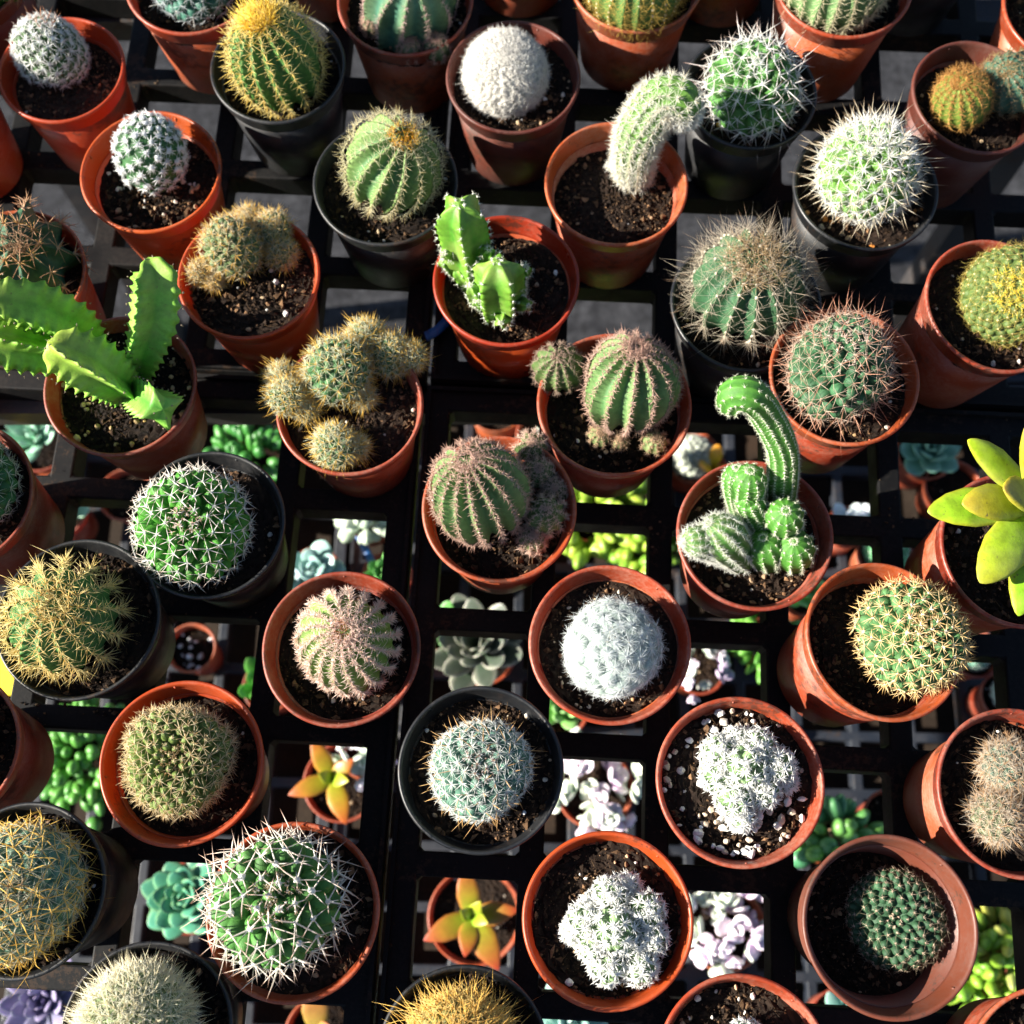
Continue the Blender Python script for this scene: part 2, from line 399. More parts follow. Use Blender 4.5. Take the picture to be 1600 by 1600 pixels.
# ------------------------------------------------------------------ cactus bodies
def ball(q, px, py, rp, apex=None, lift=.7, hs=1.0, mode='rib', n=12, ribd=.15, twist=0., crest=1.0, cren=0., spacing=.2,
         N=140, tubh=.16, tubw=.54, gpow=1.12, cone=.5, col=(.06, .16, .05), col2=None, sets=(), top=(), toplat=62, wool=0, woolc=(.8, .78, .7),
         dim=.05, lat0=-52, name='cactus', crown=None, zc=None, sparse=1.0, cmax=125, flesh='flesh', shrink=.6):
    zc = q.zs if zc is None else zc
    r = rp * mpp(at(px, py, zc + .02))
    zcen = zc + lift * r * hs
    C = at(px, py, zcen); r = rp * mpp(C)
    if apex is None: axis = np.array([0, 0, 1.0])
    else:
        d = unit(ray(*apex)); oc = CAM - C; b = np.dot(oc, d); disc = b * b - (np.dot(oc, oc) - r * r)
        axis = unit(CAM + d * (-b - math.sqrt(max(disc, 0))) - C)
        if axis[2] < .25: axis[2] = .25
        axis = unit(axis)
    Bm = basis(axis, rng.random() * 6)
    W = lambda P: P @ Bm.T + C
    g = G(); gs = G()
    wa = rng.random(3) * 6.28; wk = rng.normal(0, 1.7, (3, 3))
    wob = lambda Q: 1 + .028 * np.sin((Q / r) @ wk.T + wa).sum(-1, keepdims=True)
    W = lambda P: (P * wob(P)) @ Bm.T + C
    col = np.array(col); col2 = col if col2 is None else np.array(col2)
    if mode == 'rib':
        nu, nv = n * 12, 46
        ph = np.linspace(0, 2 * np.pi, nu, endpoint=False)[None]; la = np.linspace(R(lat0), R(89), nv)[:, None]
        fr = (n * ph / (2 * np.pi) + twist * la) % 1.0
        d = np.minimum(fr, 1 - fr) * 2
        f = np.sin(d * np.pi / 2) ** crest
        cl, sl = np.cos(la), np.sin(la)
        ir = 1 + .035 * np.sin(3 * ph + rng.random() * 6) * cl
        P = np.stack([cl * np.cos(ph) * ir, cl * np.sin(ph) * ir, hs * sl + 0 * ph], -1) * r
        Nn = unit(np.stack([cl * np.cos(ph), cl * np.sin(ph), sl / hs + 0 * ph], -1))
        dep = r * ribd * f * np.minimum(1, cl * 1.8)
        cr = r * cren * np.cos(2 * np.pi * (la - R(lat0)) / spacing) * (1 - d) ** 1.5 * np.minimum(1, cl * 1.5)
        P = P + Nn * (cr - dep)[..., None]
        P[..., 2] -= dim * r * np.exp(-(cl / .3) ** 2)
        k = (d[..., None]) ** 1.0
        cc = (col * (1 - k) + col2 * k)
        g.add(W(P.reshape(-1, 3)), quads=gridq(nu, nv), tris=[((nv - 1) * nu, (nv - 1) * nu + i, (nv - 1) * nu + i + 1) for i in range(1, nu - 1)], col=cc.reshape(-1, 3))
        lats = np.arange(R(lat0), R(84), spacing)
        I, LA = np.meshgrid(np.arange(n), lats)
        I = I.ravel(); LA = LA.ravel() + rng.normal(0, spacing * .05, I.size)
        PH = 2 * np.pi * (I - twist * LA) / n
        cl, sl = np.cos(LA), np.sin(LA)
        AP = np.stack([cl * np.cos(PH), cl * np.sin(PH), hs * sl], -1) * r * (1 + cren)
        AN = unit(np.stack([cl * np.cos(PH), cl * np.sin(PH), sl / hs], -1))
        AP[:, 2] -= dim * r * np.exp(-(cl / .3) ** 2)
        lat = np.degrees(LA)
    else:
        nu, nv = 40, 28
        ph = np.linspace(0, 2 * np.pi, nu, endpoint=False)[None]; la = np.linspace(R(lat0), R(89), nv)[:, None]
        cl, sl = np.cos(la), np.sin(la)
        rb = r * (1 - tubh * .85)
        P = np.stack([cl * np.cos(ph), cl * np.sin(ph), hs * sl + 0 * ph], -1) * rb
        P[..., 2] -= dim * r * np.exp(-(cl / .3) ** 2)
        g.add(W(P.reshape(-1, 3)), quads=gridq(nu, nv), tris=[((nv - 1) * nu, (nv - 1) * nu + i, (nv - 1) * nu + i + 1) for i in range(1, nu - 1)], col=col2)
        kk = np.arange(N); t = ((kk + .5) / N) ** gpow
        cm = 1 - math.cos(R(cmax))
        cosc = 1 - cm * t; sinc = np.sqrt(1 - cosc ** 2)
        az = kk * 2.399963 + rng.normal(0, .04, N)
        s = np.sqrt(2 * np.pi * cm / N * gpow * t ** (1 - 1 / gpow)) * r
        AN = unit(np.stack([sinc * np.cos(az), sinc * np.sin(az), cosc / hs], -1))
        AP = np.stack([sinc * np.cos(az), sinc * np.sin(az), hs * cosc], -1) * r
        AP[:, 2] -= dim * r * np.exp(-(sinc / .3) ** 2)
        if tubw > 0:
            hgt = tubh * r * np.clip(s / s.max(), .35, 1) * (1 + rng.normal(0, .08, N))
            pr = [(1, -.3), (1.0, .1), (.92 - .28 * cone, .5), (.68 - .3 * cone, .82), (.36 - .2 * cone, .98)]
            T1, T2 = tangents(AN)
            S = 9; an = np.linspace(0, 2 * np.pi, S, endpoint=False)
            V = []
            for rr, hh in pr:
                rad = (s * tubw * rr)[:, None, None]
                V.append((AP - AN * hgt[:, None])[:, None] + AN[:, None] * (hgt * hh)[:, None, None] +
                         rad * (T1[:, None] * np.cos(an)[None, :, None] + T2[:, None] * np.sin(an)[None, :, None]))
            V = np.stack(V, 1).reshape(N, -1, 3)
            V = np.concatenate([V, AP[:, None]], 1)
            nvp = V.shape[1]
            qd = gridq(S, len(pr)); tr = np.array([((len(pr) - 1) * S + i, (len(pr) - 1) * S + (i + 1) % S, nvp - 1) for i in range(S)])
            o = (np.arange(N) * nvp)[:, None, None]
            cc = np.repeat(np.clip(col * (1 + rng.normal(0, .13, (N, 1))), 0, 1), nvp, 0)
            g.add(W(V.reshape(-1, 3)), quads=(qd[None] + o).reshape(-1, 4), tris=(tr[None] + o).reshape(-1, 3), col=cc)
        lat = 90 - np.degrees(np.arccos(cosc))
    body = g.build(name, M[flesh], q.root, q.o)
    Pw = W(AP); Nw = AN @ Bm.T
    vis = (Pw[:, 2] > zc - .001)
    if sparse < 1: vis &= rng.random(len(vis)) < sparse
    Pw, Nw, lat = Pw[vis], Nw[vis], lat[vis]
    sc = np.where(lat > 70, shrink, 1.0) * np.ones(len(lat))
    if wool:
        n_ = len(Pw); sz = wool * .001 * (1 + rng.normal(0, .2, n_)).clip(.4)
        T1, T2 = tangents(Nw)
        blobs(gs, Pw, np.stack([sz, sz, sz * .7], 1), np.clip(np.array(woolc) * (1 + rng.normal(0, .08, (n_, 1))), 0, .9), .15,
              axes=np.stack([T1, T2, Nw], 2))
    spine_sets(gs, Pw, Nw, sets, up=axis, scale=sc)
    if top:
        k = lat > toplat
        spine_sets(gs, Pw[k], Nw[k], top, up=axis)
    if crown is None and len(sets): crown = (34 if mode == 'rib' else 14, .09, sets[0]['L'] * .6, sets[0]['col'])
    if crown:                     # young spines and felt packed round the growing point
        k, rad, cl_, cc_ = crown
        th = R(90) * rad * np.sqrt(rng.random(k)) * 1.6; az = rng.random(k) * 6.283
        n0 = np.stack([np.sin(th) * np.cos(az), np.sin(th) * np.sin(az), np.cos(th)], 1)
        p0 = n0 * np.array([1, 1, hs]) * r * (1 if mode == 'rib' else 1 - tubh * .1); p0[:, 2] -= dim * r
        P0, N0 = W(p0), n0 @ Bm.T
        sz = np.full(k, max(.00035, min(.0009, r * .02)))
        blobs(gs, P0, np.stack([sz, sz, sz * .6], 1), np.clip(np.array(woolc) * (1 + rng.normal(0, .1, (k, 1))), 0, .9), .2)
        spine_sets(gs, P0, N0, [dict(n=5, pol=48, pj=20, L=cl_, w=.15, col=cc_, Lj=.3, bj=.2)])
    if gs.n: gs.build('spines', M['spine'], body, q.o)
    q.last = (C, r, axis)
    return body

def spline(pts, m):
    P = np.array(pts, float); n = len(P)
    Q = np.vstack([2 * P[0] - P[1], P, 2 * P[-1] - P[-2]])
    o = []
    for u in np.linspace(0, n - 1 - 1e-6, m):
        i = int(u); t = u - i
        a, b, c, d = Q[i], Q[i + 1], Q[i + 2], Q[i + 3]
        o.append(.5 * (2 * b + (c - a) * t + (2 * a - 5 * b + 4 * c - d) * t * t + (3 * b - a - 3 * c + d) * t ** 3))
    return np.array(o)

def column(q, pts, rad, n=10, ribd=.15, crest=1.0, spacing=.004, col=(.06, .18, .05), col2=None, sets=(), top=(), wool=0, woolc=(.8, .78, .7),
           name='stem', cren=0., capl=1.0, teeth=0., tcol=None, spin=None, blunt=1.0, flesh='flesh', wcol=None, ts=1.0):
    """pts: (px,py,z above soil in m); rad in px (list)"""
    Pw = [at(x, y, q.zs + z) for x, y, z in pts]
    mp = np.mean([mpp(p) for p in Pw])
    m = 60
    C = spline(Pw, m); T = unit(np.gradient(C, axis=0))
    ln = np.concatenate([[0], np.cumsum(np.linalg.norm(np.diff(C, axis=0), axis=1))]); Lt = ln[-1]
    rr = np.interp(np.linspace(0, 1, m), np.linspace(0, 1, len(rad)), rad) * mp
    cl = rr[-1] * capl
    x = np.clip((ln - (Lt - cl)) / cl, 0, 1); rr = rr * np.sqrt(np.clip(1 - x ** 2 * .985, 0.0004, 1)) ** blunt
    U = np.zeros_like(C); u = basis(T[0], rng.random() * 6 if spin is None else spin)[:, 0]
    for i in range(m):
        u = unit(u - T[i] * np.dot(u, T[i])); U[i] = u
    Vv = np.cross(T, U)
    nu = n * 12
    ph = np.linspace(0, 2 * np.pi, nu, endpoint=False)[None]
    fr = (n * ph / (2 * np.pi)) % 1; d = np.minimum(fr, 1 - fr) * 2
    f = np.sin(d * np.pi / 2) ** crest
    prof = 1 - ribd * f + 0 * ln[:, None]
    saw = np.abs(((ln[:, None] / spacing) % 1.0) - .5) * 2
    prof = prof + (cren * np.cos(2 * np.pi * ln[:, None] / spacing) + teeth * saw ** 2) * (1 - d) ** 4
    Rr = rr[:, None] * prof
    P = C[:, None] + Rr[..., None] * (U[:, None] * np.cos(ph)[..., None] + Vv[:, None] * np.sin(ph)[..., None])
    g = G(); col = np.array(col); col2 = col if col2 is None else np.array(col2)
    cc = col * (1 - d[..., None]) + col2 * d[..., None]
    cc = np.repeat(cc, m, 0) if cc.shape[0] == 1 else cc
    if tcol is not None:
        k = np.linspace(0, 1, m)[:, None, None] ** 2 * .8; cc = cc * (1 - k) + np.array(tcol) * k
    g.add(np.concatenate([P.reshape(-1, 3), [C[-1] + T[-1] * rr[-1] * .3]]), quads=gridq(nu, m),
          tris=[((m - 1) * nu + i, (m - 1) * nu + (i + 1) % nu, m * nu) for i in range(nu)], col=np.concatenate([cc.reshape(-1, 3), [cc[-1, 0]]]))
    body = g.build(name, M[flesh], q.root, q.o)
    gs = G()
    nl = max(3, int(Lt / (spacing * ts)))
    li = np.linspace(.02, .995, nl) * Lt
    idx = np.interp(li, ln, np.arange(m))
    AP, AN = [], []
    for k in idx:
        i = int(min(k, m - 2)); fr_ = k - i
        c = C[i] * (1 - fr_) + C[i + 1] * fr_; u_, v_ = U[i], Vv[i]; r_ = rr[i] * (1 - fr_) + rr[i + 1] * fr_
        slope = (rr[i + 1] - rr[i]) / (np.linalg.norm(C[i + 1] - C[i]) + 1e-9)
        for j in range(n):
            a = 2 * np.pi * j / n
            o = u_ * math.cos(a) + v_ * math.sin(a)
            AP.append(c + o * r_ * (1 + cren + teeth)); AN.append(unit(o - T[i] * slope))
    AP, AN = np.array(AP), np.array(AN)
    if wool:
        n_ = len(AP); sz = wool * .001 * (1 + rng.normal(0, .2, n_)).clip(.4); T1, T2 = tangents(AN)
        wc = np.array(woolc) * (1 + rng.normal(0, .08, (n_, 1)))
        blobs(gs, AP, np.stack([sz, sz, sz * .7], 1), np.clip(wc, 0, .9), .15, axes=np.stack([T1, T2, AN], 2))
    spine_sets(gs, AP, AN, sets, up=T[-1])
    if top: spine_sets(gs, AP[-3 * n:], AN[-3 * n:], top)
    if gs.n: gs.build('spines', M['spine'], body, q.o)
    return body

# ------------------------------------------------------------------ fleshy leaves
TW = np.array([0, .1, .25, .45, .65, .82, .93, .98, 1.0])
def leaf_geo(g, base, az, L, W, T, e0, e1, col, tip, wp=None, up=np.array([0, 0, 1.0]), tk=1.6, edge=None, cup=.5):
    wp = np.array([.38, .5, .72, .95, 1.0, .82, .5, .25, .04]) if wp is None else np.asarray(wp)
    m = len(TW); S = 12
    B = basis(up); o = B[:, 0] * math.cos(az) + B[:, 1] * math.sin(az); sd = np.cross(up, o)
    e = e0 + (e1 - e0) * TW
    D = o[None] * np.cos(e)[:, None] + up[None] * np.sin(e)[:, None]
    C = base + np.concatenate([[np.zeros(3)], np.cumsum(D[:-1] * (np.diff(TW) * L)[:, None], 0)])
    Nn = -o[None] * np.sin(e)[:, None] + up[None] * np.cos(e)[:, None]
    th = np.linspace(0, 2 * np.pi, S, endpoint=False)
    x = np.cos(th); y = np.sin(th); y = np.where(y > 0, y * cup, y)
    tp = np.minimum(1, wp * 1.15) * np.array([1.2, 1.2, 1.15, 1.05, 1, .9, .8, .7, .5])
    V = C[:, None] + sd[None, None] * (x[None] * (wp * W / 2)[:, None])[..., None] + Nn[:, None] * (y[None] * (tp * T / 2)[:, None])[..., None]
    k = (TW ** tk)[:, None, None]
    cc = np.array(col) * (1 - k) + np.array(tip) * k + np.zeros((m, S, 3))
    if edge is not None:
        ke = (np.abs(x)[None, :, None] ** 6) * .8; cc = cc * (1 - ke) + np.array(edge) * ke
    q = gridq(S, m)
    V = np.concatenate([V.reshape(-1, 3), [C[-1]], [C[0]]]); cc = np.concatenate([cc.reshape(-1, 3), [tip], [col]])
    t = [((m - 1) * S + i, (m - 1) * S + (i + 1) % S, m * S) for i in range(S)] + [((i + 1) % S, i, m * S + 1) for i in range(S)]
    g.add(V, quads=q, tris=t, col=np.clip(cc, 0, 1))

def rosette(q, c, n, L, W, T, e_in=78, e_out=8, curl=15, col=(.1, .3, .15), tip=(.2, .4, .2), inner=.35, up=(0, 0, 1), name='rosette', parts=False,
            wp=None, tk=1.6, edge=None, g=None, az0=0.0, step=2.399963, cj=.12, stack=.25):
    up = unit(up); keep = g is not None; g = g if keep else G()
    for k in range(n):
        t = k / max(1, n - 1)            # 0 centre .. 1 outside
        e = R(e_in + (e_out - e_in) * t ** .8 + rng.normal(0, 4))
        s = inner + (1 - inner) * t ** .7
        if parts: g = G()
        cc = np.array(col) * (1 + rng.normal(0, cj)); tt = np.array(tip) * (1 + rng.normal(0, cj))
        leaf_geo(g, c + up * (L * stack * (1 - t)), az0 + k * step + rng.normal(0, .08), L * s * (1 + rng.normal(0, .05)), W * s, T * (.6 + .4 * s), e, e + R(curl), cc, tt, wp, up, tk, edge)
        if parts: g.build('leaf', M['leaf'], q.root, q.o)
    if not parts and not keep: return g.build(name, M['leaf'], q.root, q.o)

def beads(q, P, D, L, W, col, col2, name='leaves', jit=0.0, sub=True):
    g = G(); n = len(P)
    ax = np.stack([basis(d, rng.random() * 6) for d in unit(D)])
    k = rng.random((n, 1)); c = np.array(col) * k + np.array(col2) * (1 - k)
    l = 1.1 * L / 2 * (1 + rng.normal(0, .15, n)); w = 1.1 * W / 2 * (1 + rng.normal(0, .12, n))
    blobs(g, P + unit(D) * l[:, None], np.stack([w, w * .8, l], 1), np.clip(c, 0, .9), jit, BL2_V, BL2_T, axes=ax)
    return g.build(name, M['leaf'], q.root, q.o)

def dome_pts(c, r, n, flat=.7, lo=-.1):
    k = np.arange(n); z = lo + (1 - lo) * (k + .5) / n; a = k * 2.399963 + rng.normal(0, .2, n); s = np.sqrt(np.clip(1 - z * z, 0, 1))
    D = np.stack([s * np.cos(a), s * np.sin(a), z], 1) + rng.normal(0, .12, (n, 3))
    rr = r * (1 + rng.normal(0, .12, n))[:, None]
    return c + D * rr * np.array([1, 1, flat]), unit(D * np.array([1, 1, .8]))

# ------------------------------------------------------------------ upper trays: the cactus collection
WHITE, CREAM, GOLD, PINK, BROWN, TAN = (.82, .81, .77), (.78, .68, .44), (.74, .50, .13), (.66, .45, .36), (.34, .14, .07), (.6, .42, .22)
GREEN, DGREEN, TEAL, BLUEG, LIME = (.07, .17, .03), (.025, .10, .035), (.035, .13, .09), (.10, .22, .17), (.16, .42, .03)
CA = 'potted cactus'

# --- top edge: pots cut off by the frame
for lab, x, y, a, kd in (('terracotta pot at the top edge, second from the left of those showing only their base', 497, -150, 100, 'terra'),
                         ('terracotta pot showing only its base at the top edge, above the white ball cactus', 815, -158, 102, 'terra'),
                         ('terracotta pot showing only its base at the top edge, above the knobbly long spined cactus', 1150, -142, 102, 'terra'),
                         ('black pot showing only its dark base at the top edge, near the right corner', 1468, -128, 104, 'black')):
    q = pot_at('potted_cactus', lab, CA, x, y, a, kd, gravel=6, crumbs=60)
    ball(q, x, y - 30, 62, None, mode='rib', n=12, ribd=.16, spacing=.22, col=GREEN, sets=[dict(n=6, pol=65, L=6, w=.16, col=CREAM)])
q = pot_at('potted_cactus', 'dark green cactus cut off by the top left corner, in a brownish pot', CA, -62, -42, 100, 'terra_old', gravel=6, crumbs=80)
ball(q, -45, -50, 78, None, mode='tub', N=150, col=GREEN, sets=[dict(n=8, pol=70, L=6, w=.16, col=TAN)])

# --- row 1
q = pot_at('potted_cactus', 'terracotta pot showing only a sliver at the left edge, below the leaning white cactus', CA, -112, 152, 101, gravel=5, crumbs=80)
ball(q, -118, 130, 72, None, mode='rib', n=13, ribd=.15, spacing=.2, col=GREEN, sets=[dict(n=7, pol=65, L=6, w=.16, col=CREAM)])
q = pot_at('potted_cactus', 'short white spined cactus leaning left in orange pot, beside the top left corner', CA, 95, 107, 99, 'terra_red', gravel=4, brown=1.9, depth=.016)
ball(q, 78, 84, 52, (70, 36), lift=.72, hs=1.1, mode='tub', N=135, tubh=.16, col=(0.054, 0.126, 0.036), wool=.95, woolc=(.88, .88, .86),
     sets=[dict(n=17, pol=70, pj=9, L=4.8, w=.25, col=(.88, .88, .86)), dict(n=1, pol=25, L=4.5, w=.16, col=(.6, .5, .42), p=.5)],
     top=[dict(n=3, pol=25, L=7, w=.14, col=(.6, .28, .14))], toplat=66)
q = pot_at('potted_cactus', 'bluish green white spined cactus cut by the top edge, left of the golden crowned one', CA, 299, -34, 106, gravel=12)
ball(q, 300, -34, 66, None, lift=.5, mode='tub', N=110, tubh=.2, col=TEAL, wool=.6, sets=[dict(n=9, pol=72, L=6.5, w=.18, col=(.7, .75, .78)), dict(n=1, pol=20, L=8, w=.2, col=WHITE, p=.5)])
q = pot_at('potted_cactus', 'tall ribbed green cactus with a bright golden spined crown in black pot', CA, 434, 102, 106, 'black', gravel=16, depth=.014)
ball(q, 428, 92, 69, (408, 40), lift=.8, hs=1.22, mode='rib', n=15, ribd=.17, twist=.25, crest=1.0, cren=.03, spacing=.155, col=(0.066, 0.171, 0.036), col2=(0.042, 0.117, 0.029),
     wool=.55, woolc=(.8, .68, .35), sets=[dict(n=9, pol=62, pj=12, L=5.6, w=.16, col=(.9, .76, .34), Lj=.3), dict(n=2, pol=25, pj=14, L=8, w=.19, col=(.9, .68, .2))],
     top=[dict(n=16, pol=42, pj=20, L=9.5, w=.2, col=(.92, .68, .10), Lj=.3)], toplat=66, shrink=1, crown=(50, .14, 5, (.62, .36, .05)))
q = pot_at('potted_cactus', 'tall grey green cactus with pinkish ridges and small offsets, cut by the top edge', CA, 633, -2, 107, 'terra_dark', gravel=10)
column(q, [(636, 45, -.005), (640, -5, .02), (645, -45, .055)], [70, 74, 66], n=11, ribd=.19, crest=1.1, spacing=.0034, cren=.02, col=(0.111, 0.180, 0.086), col2=(.05, .15, .10),
       wool=.5, woolc=(.6, .45, .4), sets=[dict(n=9, pol=68, pj=14, L=3, w=.16, col=(.64, .46, .42), Lj=.3)], name='cactus')
for x, y, r in ((641, 78, 20), (683, 76, 22), (580, 40, 16)):
    ball(q, x, y, r, mode='rib', n=9, ribd=.12, spacing=.3, col=(0.100, 0.144, 0.065), sets=[dict(n=10, pol=60, pj=18, L=3, w=.15, col=PINK)], name='offset')
q = pot_at('potted_cactus', 'smooth cream white woolly ball cactus in weathered terracotta pot, top row', CA, 802, 118, 106, 'terra_old', gravel=60, gsize=1.3)
ball(q, 788, 112, 66, (785, 75), lift=.55, hs=.95, mode='tub', N=560, tubh=.05, col=(.55, .53, .47), wool=.5, woolc=(.86, .83, .77),
     sets=[dict(n=15, pol=78, pj=14, L=3.4, w=.13, col=(.88, .86, .82), bj=.45, cj=.08), dict(n=7, pol=40, pj=25, L=2.2, w=.12, col=(.88, .85, .8), bj=.4)], shrink=1, dim=.02)
q = pot_at('potted_cactus', 'round green cactus with white dots and long golden hairs, cut by the top edge', CA, 994, -38, 107, gravel=5)
ball(q, 992, -22, 76, None, lift=.7, mode='rib', n=19, ribd=.07, spacing=.15, col=(0.088, 0.180, 0.043), wool=.75, woolc=(.85, .78, .55),
     sets=[dict(n=14, pol=72, pj=16, L=8, w=.09, col=(.62, .42, .10), Lj=.4, bj=.2)])
q = pot_at('potted_cactus', 'round pale green cactus with cream spines cut by the top edge, in tall terracotta pot', CA, 1318, -32, 110, gravel=4, H=.082)
ball(q, 1312, -38, 84, None, lift=.65, mode='rib', n=20, ribd=.10, spacing=.13, col=(0.123, 0.225, 0.086), wool=.45, woolc=CREAM,
     sets=[dict(n=12, pol=68, pj=16, L=6, w=.14, col=(.78, .70, .48), Lj=.3)])
q = pot_at('potted_cactus', 'green knobbly cactus with very long white spines in black pot, upper right', CA, 1172, 142, 106, 'black', gravel=14, gcol=[[.7, .4, .05], [.5, .4, .3], [.6, .42, .2]], gsize=1.7)
ball(q, 1176, 138, 73, (1185, 100), lift=.72, mode='tub', N=100, tubh=.24, tubw=.545, cone=.3, col=(0.060, 0.171, 0.036), wool=.95, woolc=(.88, .88, .8),
     sets=[dict(n=4, pol=64, pj=16, L=11.5, w=.30, col=(.9, .91, .88), tip=(.6, .42, .34), Lj=.35), dict(n=7, pol=80, L=4.5, w=.18, col=(.88, .88, .86)), dict(n=1, pol=25, pj=18, L=17, w=.32, col=(.88, .88, .87), tip=(.5, .26, .18), Lj=.3, p=.6)])
q = pot_at('potted_cactus', 'pair of small brown spined cacti, one golden and one dark, in dull purplish terracotta pot', CA, 1528, 150, 104, 'terra_old', gravel=4, depth=.016, tilt=(4, 0), H=.08)
ball(q, 1502, 158, 47, (1500, 130), lift=.8, hs=1.15, mode='rib', n=15, ribd=.08, spacing=.2, col=(.12, .19, .03), wool=.6, woolc=(.7, .4, .15),
     sets=[dict(n=9, pol=66, pj=14, L=4.5, w=.14, col=(.62, .34, .10), Lj=.3)], top=[dict(n=6, pol=35, L=5, w=.14, col=(.45, .22, .06))], toplat=35)
ball(q, 1575, 132, 50, (1572, 108), lift=.75, mode='rib', n=15, ribd=.08, spacing=.2, col=(.05, .12, .08), wool=.5, woolc=(.4, .33, .25),
     sets=[dict(n=9, pol=66, pj=14, L=4.5, w=.13, col=(.40, .28, .13), Lj=.3)])
q = pot_at('potted_cactus', 'terracotta pot with pale gravel cut by the top right corner', CA, 1676, 12, 108, gravel=60, gsize=1.3)
ball(q, 1690, 0, 60, None, mode='tub', N=120, col=GREEN, sets=[dict(n=8, pol=70, L=6, w=.16, col=WHITE)])

# --- row 2
q = pot_at('potted_cactus', 'dark green oval cactus dotted with white woolly stars in orange pot, upper left', CA, 235, 266, 110, 'terra_red', gravel=36, gsize=1.5, depth=.017)
ball(q, 236, 243, 53, (232, 200), lift=.85, hs=1.15, mode='tub', N=104, tubh=.06, tubw=.42, col=(.03, .105, .03), wool=1.5, woolc=(.9, .9, .9),
     sets=[dict(n=22, pol=70, pj=14, L=4.2, w=.22, col=(.9, .9, .91), bj=.12), dict(n=8, pol=32, pj=18, L=2.6, w=.18, col=(.9, .9, .91))])
q = pot_at('potted_cactus', 'ribbed pale green globe cactus with cream spines and small golden crown in black pot', CA, 602, 283, 114, 'black', gravel=10)
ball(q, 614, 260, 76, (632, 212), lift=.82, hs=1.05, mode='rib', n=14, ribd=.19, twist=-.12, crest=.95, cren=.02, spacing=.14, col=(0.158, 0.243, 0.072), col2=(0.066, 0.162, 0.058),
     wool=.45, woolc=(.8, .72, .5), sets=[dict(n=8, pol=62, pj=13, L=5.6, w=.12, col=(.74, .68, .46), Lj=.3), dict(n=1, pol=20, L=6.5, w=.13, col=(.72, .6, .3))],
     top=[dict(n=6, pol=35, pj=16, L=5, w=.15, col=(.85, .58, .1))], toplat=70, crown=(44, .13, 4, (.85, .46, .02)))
q = pot_at('potted_cactus', 'fuzzy white column cactus bent over like a hook in orange pot', CA, 963, 285, 113, gravel=5, depth=.02)
column(q, [(992, 282, -.004), (990, 250, .02), (1000, 205, .043), (1032, 160, .058), (1062, 160, .06), (1064, 195, .048)], [25, 30, 34, 36, 33, 24], n=14, ribd=.09, spacing=.0031, col=(0.100, 0.216, 0.036),
       wool=.4, woolc=(.84, .82, .76), sets=[dict(n=22, pol=62, pj=18, L=5.0, w=.13, col=(.88, .86, .78), Lj=.3), dict(n=3, pol=25, L=5, w=.13, col=(.82, .74, .55))], top=[dict(n=40, pol=55, pj=25, L=5, w=.15, col=(.9, .9, .86))], name='cactus')
ball(q, 955, 262, 10, mode='tub', N=30, col=(.3, .3, .2), sets=[dict(n=9, pol=70, L=2.4, w=.13, col=WHITE)], name='offset')
q = pot_at('potted_cactus', 'globe cactus bristling with long white and tan spines in black pot, upper right', CA, 1353, 290, 114, 'black', gravel=50, gsize=1.5, gcol=[[.5, .25, .1], [.4, .28, .16], [.6, .22, .04], [.5, .42, .3]])
ball(q, 1358, 266, 74, (1370, 225), lift=.85, hs=1.05, mode='tub', N=140, tubh=.18, col=(0.111, 0.243, 0.043), wool=.95, woolc=(.86, .86, .84),
     sets=[dict(n=18, pol=68, pj=13, L=6.6, w=.16, col=(.9, .9, .87), Lj=.25), dict(n=3, pol=32, pj=18, L=12, w=.2, col=(.9, .84, .68), tip=(.62, .42, .24), Lj=.35)],
     top=[dict(n=7, pol=22, L=10, w=.2, col=(.92, .92, .9))], toplat=50, shrink=1)
q = pot_at('potted_cactus', 'dark blue green cactus with brown claw spines in terracotta pot at the left edge', CA, 18, 428, 116, gravel=5, depth=.014)
ball(q, 32, 402, 84, (22, 372), lift=.5, hs=.85, mode='rib', n=9, ribd=.24, crest=.9, spacing=.42, col=(0.031, 0.090, 0.047), wool=1.0, woolc=(.6, .45, .3),
     sets=[dict(n=7, pol=66, pj=8, L=9.5, w=.32, col=(.66, .44, .28), tip=(.45, .18, .08), bend=.0), dict(n=1, pol=10, L=9, w=.34, col=(.6, .36, .2))],
     top=[dict(n=8, pol=45, L=6.5, w=.22, col=(.72, .45, .16))], toplat=50)
q = pot_at('potted_cactus', 'clump of small brownish golden spined balls in orange pot beside the bright green angular succulent', CA, 388, 429, 112, 'terra_red', gravel=34, gsize=1.5, brown=1.3)
FUZ = [dict(n=14, pol=66, pj=14, L=4.6, w=.13, col=(.80, .70, .48), Lj=.25), dict(n=5, pol=35, pj=18, L=5.6, w=.16, col=(.78, .52, .13), Lj=.3)]
for x, y, r, ap in ((362, 388, 44, (355, 360)), (424, 362, 28, (432, 345)), (312, 428, 17, None), (440, 396, 22, (445, 385)), (390, 346, 20, None), (335, 440, 12, None)):
    ball(q, x, y, r, ap, lift=.85, hs=1.1, mode='tub', N=int(34 + r * 1.3), tubh=.16, col=(.10, .15, .06), wool=.5, woolc=(.75, .68, .5), sets=FUZ, name='stem')
q = pot_at('potted_cactus', 'bright green fairy castle cactus with white edged ribs in orange pot, centre', CA, 791, 436, 115, 'terra_red', gravel=5, depth=.015)
FC = dict(n=5, ribd=.36, crest=1.05, spacing=.0052, col=(.13, .29, .025), col2=(.06, .20, .018), wool=.6, woolc=(.9, .9, .8), cren=.04,
          sets=[dict(n=8, pol=58, pj=20, L=2.2, w=.13, col=(.84, .84, .74), Lj=.3)], flesh='stem')
